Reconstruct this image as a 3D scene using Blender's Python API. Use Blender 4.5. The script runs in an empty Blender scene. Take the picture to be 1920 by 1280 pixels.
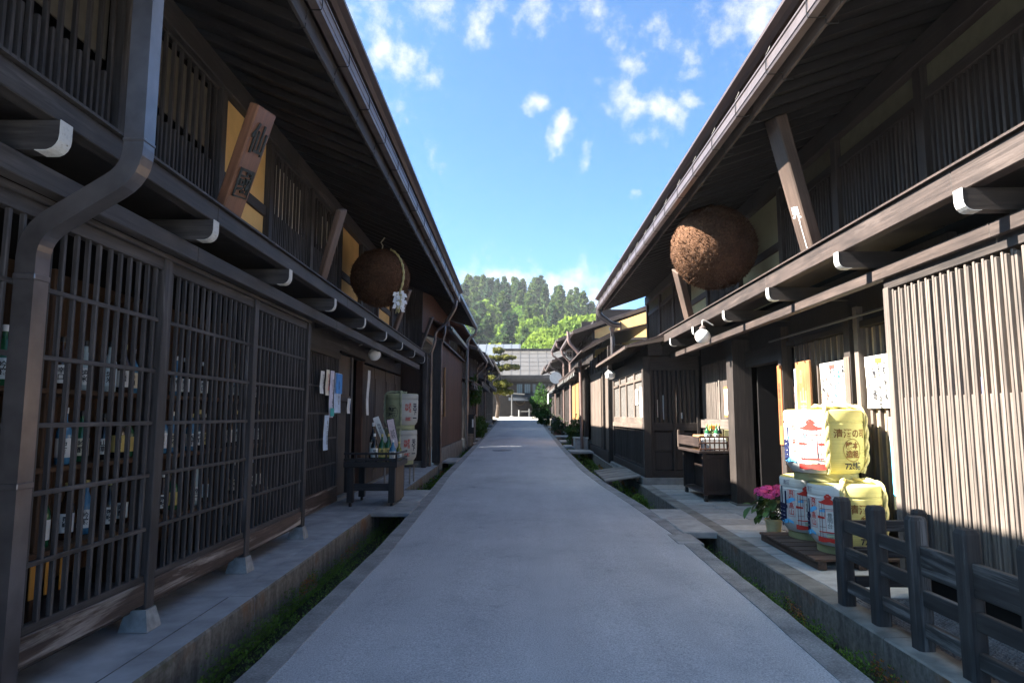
import bpy, bmesh, math, random
import numpy as np
from mathutils import Matrix, Vector
random.seed(7)
SC = bpy.context.scene
COL = SC.collection
R = math.radians

# ------------------------------------------------------------------ camera
FPX, VX, VY = 1230.0, 978.0, 778.0
pitch = math.atan((VY - 640) / FPX)
yaw = math.atan((VX - 960) / math.hypot(FPX, VY - 640))
cam_d = bpy.data.cameras.new('camera')
cam_d.sensor_width = 36.0
cam_d.lens = FPX / 1920 * 36.0
cam_d.clip_start = 0.05
cam_d.clip_end = 5000
cam = bpy.data.objects.new('camera', cam_d)
COL.objects.link(cam)
cam.location = (0, 0, 1.6)
cam.rotation_euler = (math.pi / 2 + pitch, 0, yaw)
SC.camera = cam
_cr = Vector((math.cos(yaw), math.sin(yaw), 0))
_cf = Vector((-math.sin(yaw) * math.cos(pitch), math.cos(yaw) * math.cos(pitch), math.sin(pitch)))
_cu = _cr.cross(_cf)
def pxdir(x, y):
    return ((x - 960) * _cr - (y - 640) * _cu + FPX * _cf).normalized()

# ------------------------------------------------------------------ light
SUN_TO = Vector((-1.0, -0.06, 0.90)).normalized()
SUN_EL = math.asin(SUN_TO.z)
SUN_AZ = math.atan2(SUN_TO.x, SUN_TO.y)          # clockwise from +Y
EXPOSURE = 3.95
SKY_STRENGTH = 0.0300
CLOUD_LEVEL = 2.6
sun_d = bpy.data.lights.new('sun', 'SUN')
sun_d.energy = 2.6
sun_d.angle = R(0.53)
sun_d.color = (1.0, 0.93, 0.83)
sun = bpy.data.objects.new('sun', sun_d)
COL.objects.link(sun)
sun.rotation_euler = (-SUN_TO).to_track_quat('-Z', 'Y').to_euler()
sun.location = (-20, 0, 20)

W = bpy.data.worlds.new('World')
SC.world = W
W.use_nodes = True
W.cycles.sampling_method = 'MANUAL'
W.cycles.sample_map_resolution = 256
def build_world():
    nt = W.node_tree
    N, L = nt.nodes, nt.links
    N.clear()
    out = N.new('ShaderNodeOutputWorld')
    bg = N.new('ShaderNodeBackground')
    L.new(bg.outputs[0], out.inputs[0])
    bg.inputs[1].default_value = SKY_STRENGTH
    sky = N.new('ShaderNodeTexSky')
    sky.sky_type = 'NISHITA'
    sky.sun_disc = False
    sky.sun_elevation = SUN_EL
    sky.sun_rotation = SUN_AZ
    sky.air_density = 0.5
    sky.dust_density = 2.5
    sky.ozone_density = 4.0
    sky.altitude = 570
    tc = N.new('ShaderNodeTexCoord')
    d = tc.outputs['Generated']
    # slightly wobble the lookup so cloud outlines are ragged
    wn = N.new('ShaderNodeTexNoise'); wn.inputs['Scale'].default_value = 9; wn.inputs['Detail'].default_value = 5
    L.new(d, wn.inputs['Vector'])
    wsub = N.new('ShaderNodeVectorMath'); wsub.operation = 'SUBTRACT'; wsub.inputs[1].default_value = (.5, .5, .5)
    L.new(wn.outputs['Color'], wsub.inputs[0])
    wsc = N.new('ShaderNodeVectorMath'); wsc.operation = 'SCALE'; wsc.inputs['Scale'].default_value = 0.11
    L.new(wsub.outputs[0], wsc.inputs[0])
    wad = N.new('ShaderNodeVectorMath'); wad.operation = 'ADD'
    L.new(d, wad.inputs[0]); L.new(wsc.outputs[0], wad.inputs[1])
    dw = wad.outputs[0]
    blobs = []
    for (x, y, r) in [(775, 125, 62), (715, 105, 40), (820, 160, 45), (745, 210, 70), (760, 255, 45), (700, 200, 60),
                      (825, 240, 32), (812, 308, 30), (900, 12, 80), (985, 35, 46), (845, 0, 50),
                      (1095, 25, 58), (1135, 70, 75), (1180, 85, 60), (1130, 165, 50), (1165, 195, 58), (1235, 215, 48), (1200, 215, 40),
                      (1003, 187, 26), (1045, 256, 34), (1100, 290, 26), (1390, 5, 50), (1310, 187, 34),
                      (905, 522, 66), (945, 515, 62), (985, 528, 56), (1060, 535, 66), (1100, 540, 74), (1150, 555, 76), (1025, 560, 50),
                      (860, 515, 40), (830, 530, 60), (1195, 372, 22), (880, 442, 9), (1200, 545, 60), (640, 60, 70), (560, 150, 80)]:
        blobs.append((pxdir(x, y), r * .92 / 1230.0))
    rnd = random.Random(3)
    k = 0
    while k < 64:  # unseen clouds, enlarged and multiplied to brighten the shaded street
        az = rnd.uniform(0, 2 * math.pi); el = math.asin(rnd.uniform(.15, .995))
        v = Vector((math.sin(az) * math.cos(el), math.cos(az) * math.cos(el), math.sin(el)))
        if v.y > .74 and abs(v.x) < .5:
            continue
        k += 1
        r0 = rnd.uniform(.09, .22)
        blobs.append((v, r0))
        blobs.append(((v + Vector((rnd.uniform(-1, 1), rnd.uniform(-1, 1), rnd.uniform(-.3, .3))) * r0).normalized(), r0 * .8))
    acc = None
    for c, r in blobs:
        dist = N.new('ShaderNodeVectorMath'); dist.operation = 'DISTANCE'
        L.new(dw, dist.inputs[0]); dist.inputs[1].default_value = c
        m = N.new('ShaderNodeMath'); m.operation = 'MULTIPLY_ADD'
        L.new(dist.outputs['Value'], m.inputs[0]); m.inputs[1].default_value = -1.0 / r; m.inputs[2].default_value = 1.0
        if acc is None:
            acc = m.outputs[0]
        else:
            mx = N.new('ShaderNodeMath'); mx.operation = 'SMOOTH_MAX'; mx.inputs[2].default_value = .25
            L.new(acc, mx.inputs[0]); L.new(m.outputs[0], mx.inputs[1]); acc = mx.outputs[0]
    fb = N.new('ShaderNodeTexNoise'); fb.inputs['Scale'].default_value = 15; fb.inputs['Detail'].default_value = 9; fb.inputs['Roughness'].default_value = .66
    L.new(d, fb.inputs['Vector'])
    comb = N.new('ShaderNodeMath'); comb.operation = 'MULTIPLY_ADD'
    L.new(fb.outputs['Fac'], comb.inputs[0]); comb.inputs[1].default_value = 4.4; comb.inputs[2].default_value = -2.32
    add = N.new('ShaderNodeMath'); add.operation = 'ADD'
    cl = N.new('ShaderNodeMath'); cl.operation = 'MAXIMUM'; cl.inputs[1].default_value = -.6
    L.new(acc, cl.inputs[0])
    L.new(cl.outputs[0], add.inputs[0]); L.new(comb.outputs[0], add.inputs[1])
    mr = N.new('ShaderNodeMapRange'); mr.interpolation_type = 'SMOOTHSTEP'
    mr.inputs['From Min'].default_value = .05; mr.inputs['From Max'].default_value = 1.35
    mr.inputs['To Max'].default_value = .93
    L.new(add.outputs[0], mr.inputs['Value'])
    # cloud colour: white with soft grey bellies
    fb2 = N.new('ShaderNodeTexNoise'); fb2.inputs['Scale'].default_value = 26; fb2.inputs['Detail'].default_value = 6
    L.new(d, fb2.inputs['Vector'])
    cr = N.new('ShaderNodeMix'); cr.data_type = 'RGBA'
    cr.inputs['A'].default_value = (CLOUD_LEVEL * .78, CLOUD_LEVEL * .84, CLOUD_LEVEL * .93, 1)
    cr.inputs['B'].default_value = (CLOUD_LEVEL * 1.08, CLOUD_LEVEL * 1.06, CLOUD_LEVEL * 1.04, 1)
    L.new(fb2.outputs['Fac'], cr.inputs['Factor'])
    mix = N.new('ShaderNodeMix'); mix.data_type = 'RGBA'
    L.new(mr.outputs[0], mix.inputs['Factor'])
    tint = N.new('ShaderNodeMix'); tint.data_type = 'RGBA'; tint.blend_type = 'MULTIPLY'; tint.inputs['Factor'].default_value = 1.0
    tint.inputs['B'].default_value = (.60, .99, 1.12, 1)
    L.new(sky.outputs[0], tint.inputs['A'])
    L.new(tint.outputs['Result'], mix.inputs['A']); L.new(cr.outputs['Result'], mix.inputs['B'])
    L.new(mix.outputs['Result'], bg.inputs[0])
build_world()
vs = SC.view_settings
vs.view_transform = 'Standard'
vs.look = 'None'
vs.gamma = 1.0
vs.use_curve_mapping = False
vs.exposure = EXPOSURE
SC.render.engine = 'CYCLES'
cy = SC.cycles
cy.use_denoising = True
cy.max_bounces = 10
cy.diffuse_bounces = 5
cy.glossy_bounces = 4
cy.transmission_bounces = 6
cy.transparent_max_bounces = 8
cy.sample_clamp_indirect = 6.0
cy.caustics_reflective = False
cy.caustics_refractive = False

# ------------------------------------------------------------------ materials
MATS = {}
def _base(name, rough=.6, spec=.3, metal=0.0):
    m = bpy.data.materials.new(name)
    m.use_nodes = True
    nt = m.node_tree
    b = nt.nodes['Principled BSDF']
    b.inputs['Roughness'].default_value = rough
    b.inputs['Specular IOR Level'].default_value = spec
    b.inputs['Metallic'].default_value = metal
    return m, nt, b
def _rgb(c):
    return (c[0], c[1], c[2], 1.0)
def _coord(nt, scale, randomize=True):
    N, L = nt.nodes, nt.links
    tc = N.new('ShaderNodeTexCoord')
    v = tc.outputs['Object']
    if randomize:
        oi = N.new('ShaderNodeObjectInfo')
        mu = N.new('ShaderNodeMath'); mu.operation = 'MULTIPLY'; mu.inputs[1].default_value = 57.0
        L.new(oi.outputs['Random'], mu.inputs[0])
        ad = N.new('ShaderNodeVectorMath'); ad.operation = 'ADD'
        L.new(v, ad.inputs[0]); L.new(mu.outputs[0], ad.inputs[1]); v = ad.outputs[0]
    mp = N.new('ShaderNodeMapping')
    mp.inputs['Scale'].default_value = scale
    L.new(v, mp.inputs['Vector'])
    return mp.outputs['Vector']
def _noise(nt, vec, scale, detail=5, rough=.55, dist=0.0):
    n = nt.nodes.new('ShaderNodeTexNoise')
    n.inputs['Scale'].default_value = scale
    n.inputs['Detail'].default_value = detail
    n.inputs['Roughness'].default_value = rough
    n.inputs['Distortion'].default_value = dist
    nt.links.new(vec, n.inputs['Vector'])
    return n.outputs['Fac']
def _ramp(nt, fac, stops):
    r = nt.nodes.new('ShaderNodeValToRGB')
    e = r.color_ramp.elements
    while len(e) > 1:
        e.remove(e[-1])
    e[0].position = stops[0][0]; e[0].color = _rgb(stops[0][1])
    for p, c in stops[1:]:
        q = e.new(p); q.color = _rgb(c)
    nt.links.new(fac, r.inputs['Fac'])
    return r.outputs['Color']
def _mix(nt, fac, a, b, blend='MIX'):
    m = nt.nodes.new('ShaderNodeMix'); m.data_type = 'RGBA'; m.blend_type = blend
    for s, v in (('Factor', fac), ('A', a), ('B', b)):
        if hasattr(v, 'is_output') or hasattr(v, 'links'):
            nt.links.new(v, m.inputs[s])
        elif s == 'Factor':
            m.inputs[s].default_value = v
        else:
            m.inputs[s].default_value = _rgb(v)
    return m.outputs['Result']
def _bump(nt, b, h, strength, dist=.01):
    bp = nt.nodes.new('ShaderNodeBump')
    bp.inputs['Strength'].default_value = strength
    bp.inputs['Distance'].default_value = dist
    nt.links.new(h, bp.inputs['Height'])
    nt.links.new(bp.outputs[0], b.inputs['Normal'])
def _vary(nt, col, lo, hi):
    """brightness varies from object to object"""
    oi = nt.nodes.new('ShaderNodeObjectInfo')
    mr = nt.nodes.new('ShaderNodeMapRange')
    mr.inputs['To Min'].default_value = lo; mr.inputs['To Max'].default_value = hi
    nt.links.new(oi.outputs['Random'], mr.inputs['Value'])
    hs = nt.nodes.new('ShaderNodeHueSaturation')
    nt.links.new(mr.outputs[0], hs.inputs['Value'])
    nt.links.new(col, hs.inputs['Color'])
    return hs.outputs['Color']
AX = {'x': (1.2, 22, 22), 'y': (22, 1.2, 22), 'z': (22, 22, 1.2)}
def wood(name, dark, light, axis='z', rough=.62, bump=.35, wear=None, wear_amt=.5, spec=.3, vary=(.8, 1.2)):
    key = name + '_' + axis
    if key in MATS:
        return MATS[key]
    m, nt, b = _base(key, rough, spec)
    v = _coord(nt, AX[axis])
    g = _noise(nt, v, 1.6, 7, .65, .4)
    col = _ramp(nt, g, [(.3, dark), (.52, [(p + q) / 2 for p, q in zip(dark, light)]), (.72, light)])
    v2 = _coord(nt, (1, 1, 1))
    if wear is not None:
        vw = _coord(nt, tuple(.35 if s > 10 else .16 for s in AX[axis]) if False else tuple(s * .28 for s in AX[axis]))
        wv = _noise(nt, vw, 1.0, 6, .7, .6)
        fac = _ramp(nt, wv, [(wear_amt, (0, 0, 0)), (min(.98, wear_amt + .13), (1, 1, 1))])
        col = _mix(nt, fac, col, wear)
    bl = _noise(nt, v2, 2.2, 4)
    bl = _ramp(nt, bl, [(.3, (.72, .72, .72)), (.7, (1.15, 1.13, 1.1))])
    col = _mix(nt, 1.0, col, bl, 'MULTIPLY')
    col = _vary(nt, col, *vary)
    nt.links.new(col, b.inputs['Base Color'])
    rr = nt.nodes.new('ShaderNodeMapRange'); rr.inputs['To Min'].default_value = rough - .15; rr.inputs['To Max'].default_value = rough + .2
    nt.links.new(g, rr.inputs['Value']); nt.links.new(rr.outputs[0], b.inputs['Roughness'])
    _bump(nt, b, g, bump, .004)
    MATS[key] = m
    return m
def plain(name, c, rough=.6, spec=.3, metal=0.0, noise=.12, nscale=8, bump=0.0, bscale=60, vary=None, emit=None):
    if name in MATS:
        return MATS[name]
    m, nt, b = _base(name, rough, spec, metal)
    v = _coord(nt, (1, 1, 1))
    n = _noise(nt, v, nscale, 5)
    lo = tuple(x * (1 - noise) for x in c); hi = tuple(min(1, x * (1 + noise)) for x in c)
    col = _ramp(nt, n, [(.3, lo), (.7, hi)])
    if vary:
        col = _vary(nt, col, *vary)
    nt.links.new(col, b.inputs['Base Color'])
    if bump:
        _bump(nt, b, _noise(nt, v, bscale, 5, .6), bump, .006)
    if emit:
        b.inputs['Emission Color'].default_value = _rgb(emit[0]); b.inputs['Emission Strength'].default_value = emit[1]
    MATS[name] = m
    return m

WD = ((.019, .0175, .018), (.078, .070, .070))
def wd(ax='z'): return wood('dark_wood', *WD, axis=ax, wear=(.165, .152, .152), wear_amt=.58)
def wdarkened(ax='z'): return wood('darkened_wood', (.011, .0098, .0098), (.032, .0275, .027), axis=ax)  # under-eave shade put into the colour; also the end house's dark wood
def wr(ax='z'): return wood('dark_wood_right', (.017, .0145, .0138), (.056, .045, .040), axis=ax, wear=(.075, .06, .052), wear_amt=.62)
def wslat(ax='z'): return wood('slat_wood', (.088, .073, .064), (.172, .145, .127), axis=ax, rough=.7, vary=(.85, 1.15))
def wfascia(ax='y'): return wood('fascia_wood', (.026, .020, .018), (.068, .050, .044), axis=ax, wear=(.10, .078, .07), wear_amt=.58)
def wsill(ax='y'): return wood('weathered_sill', (.04, .027, .022), (.12, .085, .07), axis=ax, rough=.8, wear=(.40, .355, .325), wear_amt=.51, bump=.6)
def wbrown(ax='z'): return wood('brown_boards', (.035, .016, .011), (.10, .046, .031), axis=ax, rough=.7, vary=(.7, 1.25))
def wsign(ax='z'): return wood('sign_wood', (.13, .055, .028), (.24, .11, .06), axis=ax, rough=.45, vary=(.95, 1.05))
def wpale(ax='z'): return wood('pale_boards', (.072, .055, .045), (.155, .12, .10), axis=ax, rough=.8, vary=(.8, 1.15))
def wtan(ax='z'): return wood('tan_wood', (.22, .12, .055), (.42, .25, .12), axis=ax, rough=.55)
def winner(ax='z'): return wood('interior_wood', (.05, .025, .013), (.12, .062, .032), axis=ax, rough=.6)
def WHITE():
    if 'white_paint' in MATS: return MATS['white_paint']
    m, nt, b = _base('white_paint', .7, .25)
    v = _coord(nt, (1, 1, 1))
    n = _noise(nt, v, 26, 6, .7)
    col = _ramp(nt, n, [(.3, (.34, .34, .33)), (.5, (.50, .50, .485)), (.62, (.46, .445, .42)), (.66, (.13, .105, .09))])
    nt.links.new(col, b.inputs['Base Color']); _bump(nt, b, n, .3, .003)
    MATS['white_paint'] = m
    return m
ORANGE = lambda: plain('ochre_plaster', (.68, .44, .18), .9, .1, noise=.10, nscale=3, bump=.15, bscale=90)
CREAM = lambda: plain('cream_plaster', (.34, .33, .20), .9, .1, noise=.08, nscale=3, bump=.15, bscale=90)
METAL = lambda: plain('gutter_metal', (.16, .13, .125), .38, .5, metal=.55, noise=.15, nscale=6)
ROOFM = lambda: plain('roof_metal', (.10, .075, .07), .4, .5, metal=.35, noise=.15, nscale=3)
PIPE = lambda: plain('pipe_paint', (.16, .145, .145), .30, .55, metal=.75, noise=.25, nscale=5, bump=.06, bscale=12)
PIPEPINK = lambda: plain('pipe_brown_paint', (.20, .14, .125), .4, .5, metal=.2, noise=.15, nscale=5)
CONC = lambda: plain('concrete', (.19, .185, .175), .9, .2, noise=.35, nscale=2.5, bump=.4, bscale=45)
STONE = lambda: plain('granite', (.34, .34, .335), .8, .3, noise=.16, nscale=9, bump=.25, bscale=80, vary=(.62, 1.2))
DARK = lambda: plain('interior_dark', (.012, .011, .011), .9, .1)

# ------------------------------------------------------------------ object helpers
FR = {}
def _matrix(loc, rot):
    m = Matrix.Translation(Vector(loc))
    if rot is not None:
        if isinstance(rot, Matrix):
            m = m @ rot.to_4x4()
        else:
            from mathutils import Euler
            m = m @ Euler(rot).to_matrix().to_4x4()
    return m
def thing(name, label, cat, loc=(0, 0, 0), rotz=0.0, group=None):
    o = bpy.data.objects.new(name, None)
    COL.objects.link(o)
    o.empty_display_size = .2
    o.location = loc
    o.rotation_euler = (0, 0, rotz)
    o['label'] = label; o['category'] = cat
    if group: o['group'] = group
    FR[o] = Matrix.Translation(Vector(loc))
    return o
def put(name, mesh, parent, loc=(0, 0, 0), rot=None, label=None, kind=None):
    """link mesh as a part; loc is given in the (unturned) world frame of the thing"""
    o = bpy.data.objects.new(name, mesh)
    COL.objects.link(o)
    M = _matrix(loc, rot)
    FR[o] = M
    o.parent = parent
    o.matrix_basis = FR[parent].inverted() @ M
    if label: o['label'] = label
    if kind: o['kind'] = kind
    return o
def top(name, mesh, label=None, cat=None, loc=(0, 0, 0), rot=None, group=None, kind=None):
    o = bpy.data.objects.new(name, mesh)
    COL.objects.link(o)
    M = _matrix(loc, rot)
    FR[o] = M
    o.matrix_world = M
    if label: o['label'] = label
    if cat: o['category'] = cat
    if group: o['group'] = group
    if kind: o['kind'] = kind
    return o
def hollow(name, parent, loc):
    """an Empty part that carries sub-parts"""
    o = bpy.data.objects.new(name, None)
    COL.objects.link(o)
    o.empty_display_size = .1
    M = Matrix.Translation(Vector(loc)); FR[o] = M
    o.parent = parent
    o.matrix_basis = FR[parent].inverted() @ M
    return o
def copy_tree(o, parent=None):
    c = o.copy(); COL.objects.link(c); c.parent = parent
    FR[c] = FR.get(o, Matrix.Identity(4)).copy()
    for ch in list(o.children):
        copy_tree(ch, c)
    return c

class MB:
    def __init__(s):
        s.v = []; s.f = []; s.mi = []
    def add(s, vs, fs, mi=0):
        n = len(s.v)
        s.v += [tuple(p) for p in vs]
        for f in fs:
            s.f.append(tuple(i + n for i in f)); s.mi.append(mi)
        return s
    def box(s, x0, x1, y0, y1, z0, z1, mi=0, M=None):
        vs = [(x0, y0, z0), (x1, y0, z0), (x1, y1, z0), (x0, y1, z0), (x0, y0, z1), (x1, y0, z1), (x1, y1, z1), (x0, y1, z1)]
        if M is not None:
            vs = [M @ Vector(p) for p in vs]
        return s.add(vs, [(0, 3, 2, 1), (4, 5, 6, 7), (0, 1, 5, 4), (1, 2, 6, 5), (2, 3, 7, 6), (3, 0, 4, 7)], mi)
    def prism(s, prof, axis, a, b, mi=0, caps=True):
        """prof: 2D points in the plane normal to axis ('y': (x,z), 'x': (y,z), 'z': (x,y))"""
        def P(p, t):
            return {'y': (p[0], t, p[1]), 'x': (t, p[0], p[1]), 'z': (p[0], p[1], t)}[axis]
        n = len(prof)
        vs = [P(p, a) for p in prof] + [P(p, b) for p in prof]
        fs = [(i, (i + 1) % n, n + (i + 1) % n, n + i) for i in range(n)]
        if caps:
            fs += [tuple(range(n))[::-1], tuple(range(n, 2 * n))]
        return s.add(vs, fs, mi)
    def lathe(s, prof, n=16, c=(0, 0, 0), mi=0, caps=True, ang=0.0):
        vs = []; fs = []
        m = len(prof)
        for k in range(n):
            a = 2 * math.pi * k / n + ang
            for r, z in prof:
                vs.append((c[0] + r * math.cos(a), c[1] + r * math.sin(a), c[2] + z))
        for k in range(n):
            for j in range(m - 1):
                fs.append((k * m + j, ((k + 1) % n) * m + j, ((k + 1) % n) * m + j + 1, k * m + j + 1))
        if caps:
            fs.append(tuple(k * m for k in range(n))[::-1]); fs.append(tuple(k * m + m - 1 for k in range(n)))
        return s.add(vs, fs, mi)
    def tube(s, path, r, n=8, mi=0, caps=True, sq=None, up=None):
        """round tube, or a box section sq=(w,h) swept along path"""
        path = [Vector(p) for p in path]
        rr = r if isinstance(r, (list, tuple)) else [r] * len(path)
        vs = []; fs = []
        u = None
        for i, p in enumerate(path):
            t = (path[min(i + 1, len(path) - 1)] - path[max(i - 1, 0)]).normalized()
            if u is None:
                ref = Vector(up) if up else (Vector((0, 0, 1)) if abs(t.z) < .9 else Vector((1, 0, 0)))
                u = (ref - t * ref.dot(t)).normalized()
            else:
                u = (u - t * u.dot(t)).normalized()
            w = t.cross(u)
            if sq:
                pts = [(sq[0] / 2, sq[1] / 2), (-sq[0] / 2, sq[1] / 2), (-sq[0] / 2, -sq[1] / 2), (sq[0] / 2, -sq[1] / 2)]
                vs += [p + u * a + w * b for a, b in pts]
            else:
                vs += [p + (u * math.cos(2 * math.pi * k / n) + w * math.sin(2 * math.pi * k / n)) * rr[i] for k in range(n)]
        if sq: n = 4
        for i in range(len(path) - 1):
            for k in range(n):
                fs.append((i * n + k, i * n + (k + 1) % n, (i + 1) * n + (k + 1) % n, (i + 1) * n + k))
        if caps:
            fs.append(tuple(range(n))[::-1]); fs.append(tuple((len(path) - 1) * n + k for k in range(n)))
        return s.add(vs, fs, mi)
    def mesh(s, *mats, smooth=False, name='mesh', fix=True):
        me = bpy.data.meshes.new(name)
        me.from_pydata([tuple(p) for p in s.v], [], s.f)
        for m in mats:
            me.materials.append(m)
        if len(mats) > 1:
            me.polygons.foreach_set('material_index', s.mi)
        if fix:
            bm = bmesh.new(); bm.from_mesh(me)
            bmesh.ops.recalc_face_normals(bm, faces=bm.faces)
            bm.to_mesh(me); bm.free()
        if smooth:
            me.polygons.foreach_set('use_smooth', [True] * len(me.polygons))
            try:
                me.set_sharp_from_angle(angle=R(38))
            except Exception:
                pass
        me.update()
        return me
_BX = {}
def bx(dx, dy, dz, mat, ch=.004):
    """chamfered box centred on its origin; meshes are shared between alike pieces"""
    key = (round(dx, 4), round(dy, 4), round(dz, 4), mat.name, ch)
    if key in _BX:
        return _BX[key]
    ch = min(ch, dx * .3, dy * .3, dz * .3)
    bm = bmesh.new()
    bmesh.ops.create_cube(bm, size=1.0)
    for v in bm.verts:
        v.co = Vector((v.co.x * dx, v.co.y * dy, v.co.z * dz))
    if ch > 0:
        bmesh.ops.bevel(bm, geom=list(bm.edges), offset=ch, segments=1, profile=.5, affect='EDGES')
    me = bpy.data.meshes.new('box')
    bm.to_mesh(me); bm.free()
    me.materials.append(mat)
    _BX[key] = me
    return me
def pbox(name, parent, x0, x1, y0, y1, z0, z1, mat, ch=.004, rot=None, label=None):
    """box part by its extents"""
    return put(name, bx(abs(x1 - x0), abs(y1 - y0), abs(z1 - z0), mat, ch), parent,
               ((x0 + x1) / 2, (y0 + y1) / 2, (z0 + z1) / 2), rot, label)
def beam(name, parent, p, q, w, h, mat, ch=.004, label=None, axis_up=(0, 0, 1)):
    """box of section w x h from p to q, long axis = local Z"""
    p, q = Vector(p), Vector(q)
    t = (q - p); ln = t.length; t.normalize()
    up = Vector(axis_up)
    u = (up - t * up.dot(t))
    if u.length < 1e-4:
        u = Vector((1, 0, 0))
    u.normalize()
    wv = u.cross(t).normalized()
    rot = Matrix((wv, u, t)).transposed()
    return put(name, bx(w, h, ln, mat, ch), parent, (p + q) / 2, rot, label)

_TX = {}
def text_mesh(s, size, mat, vertical=False, align='CENTER', depth=0.0, bold=.0, wrap=None, xscale=1.0):
    """flat lettering as a mesh in the XZ plane (front faces -Y), centred; wrap=(r) bends it round a cylinder"""
    key = (s, size, mat.name, vertical, depth, bold, wrap, xscale)
    if key in _TX:
        return _TX[key]
    cu = bpy.data.curves.new('lettering', 'FONT')
    cu.body = '\n'.join(s) if vertical else s
    cu.size = size
    cu.align_x = 'CENTER'; cu.align_y = 'CENTER'
    cu.space_line = .95
    cu.extrude = depth
    cu.offset = bold
    cu.resolution_u = 3
    ob = bpy.data.objects.new('tmp', cu)
    COL.objects.link(ob)
    dg = bpy.context.evaluated_depsgraph_get()
    dg.update()
    me = bpy.data.meshes.new_from_object(ob.evaluated_get(dg))
    bpy.data.objects.remove(ob); bpy.data.curves.remove(cu)
    if wrap:
        bm = bmesh.new(); bm.from_mesh(me)
        bmesh.ops.subdivide_edges(bm, edges=[e for e in bm.edges if e.calc_length() > size * .3], cuts=2)
        bm.to_mesh(me); bm.free()
    for v in me.vertices:
        x, y, z = v.co
        x *= xscale
        if wrap:
            a = x / wrap
            v.co = ((wrap + z) * math.sin(a), -(wrap + z) * math.cos(a), y)
        else:
            v.co = (x, -z, y)
    me.materials.clear(); me.materials.append(mat)
    _TX[key] = me
    return me

# ================================================================== the ground
def ZR(y): return float(np.interp(y, [-6, 8, 14, 20, 27, 35, 44, 50, 58, 66, 80, 300], [0, 0, .05, .13, .26, .46, .72, .92, 1.22, 1.45, 1.6, 1.7]))
def XL(y): return float(np.interp(y, [-6, 4, 8, 12, 17, 30, 44, 60], [-1.75, -1.75, -1.76, -1.86, -2.02, -2.12, -2.15, -2.15]))
def XR(y): return float(np.interp(y, [-6, 4, 6, 9, 12, 15, 18, 24, 44, 60], [2.12, 2.13, 2.19, 2.25, 2.13, 1.96, 1.84, 1.80, 1.76, 1.75]))
def DL(y): return float(np.interp(y, [-6, 4, 9, 20, 30, 60], [-2.33, -2.33, -2.42, -2.47, -2.50, -2.55]))
def DR(y): return float(np.interp(y, [-6, 4, 9, 14.8, 15.2, 30, 60], [2.60, 2.61, 2.64, 2.65, 2.66, 2.55, 2.5]))

def asphalt():
    m, nt, b = _base('asphalt', .85, .25)
    v = _coord(nt, (1, 1, 1), False)
    sp = _noise(nt, v, 95, 3, .7)
    col = _ramp(nt, sp, [(.32, (.25, .26, .275)), (.48, (.42, .433, .455)), (.56, (.47, .483, .505)), (.70, (.66, .67, .69))])
    pa = _noise(nt, v, .55, 8, .68)
    col = _mix(nt, 1.0, col, _ramp(nt, pa, [(.3, (.78, .785, .80)), (.45, (.97, .97, .97)), (.7, (1.12, 1.12, 1.11))]), 'MULTIPLY')
    dr_ = _noise(nt, v, 3.1, 7, .72)
    col = _mix(nt, 1.0, col, _ramp(nt, dr_, [(.28, (.72, .72, .73)), (.40, (1, 1, 1))]), 'MULTIPLY')
    st = _noise(nt, _coord(nt, (2.2, .25, 1), False), 1.3, 5, .65)
    col = _mix(nt, 1.0, col, _ramp(nt, st, [(.35, (.93, .93, .935)), (.62, (1.03, 1.03, 1.03))]), 'MULTIPLY')
    vo = nt.nodes.new('ShaderNodeTexVoronoi'); vo.feature = 'DISTANCE_TO_EDGE'; vo.inputs['Scale'].default_value = .34
    wv = nt.nodes.new('ShaderNodeTexNoise'); wv.inputs['Scale'].default_value = 1.4; wv.inputs['Detail'].default_value = 6
    nt.links.new(v, wv.inputs['Vector'])
    mx = nt.nodes.new('ShaderNodeMix'); mx.data_type = 'VECTOR'; mx.inputs['Factor'].default_value = .32
    nt.links.new(v, mx.inputs['A']); nt.links.new(wv.outputs['Color'], mx.inputs['B'])
    nt.links.new(mx.outputs['Result'], vo.inputs['Vector'])
    ck = _ramp(nt, vo.outputs['Distance'], [(0, (.62, .62, .62)), (.0035, (1, 1, 1))])
    nt.links.new(col, b.inputs['Base Color'])
    _bump(nt, b, sp, .55, .004)
    return m
def kerb_mat():
    m, nt, b = _base('kerb_concrete', .88, .2)
    v = _coord(nt, (1, 1, 1), False)
    sp = _noise(nt, v, 60, 4, .7)
    col = _ramp(nt, sp, [(.3, (.17, .175, .18)), (.55, (.29, .295, .30)), (.75, (.45, .45, .45))])
    pa = _noise(nt, v, 2.6, 6, .65)
    col = _mix(nt, 1.0, col, _ramp(nt, pa, [(.32, (.62, .62, .62)), (.6, (1.1, 1.1, 1.08))]), 'MULTIPLY')
    sg = nt.nodes.new('ShaderNodeSeparateXYZ'); nt.links.new(v, sg.inputs[0])
    nt.links.new(col, b.inputs['Base Color'])
    _bump(nt, b, sp, .6, .006)
    return m
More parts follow.
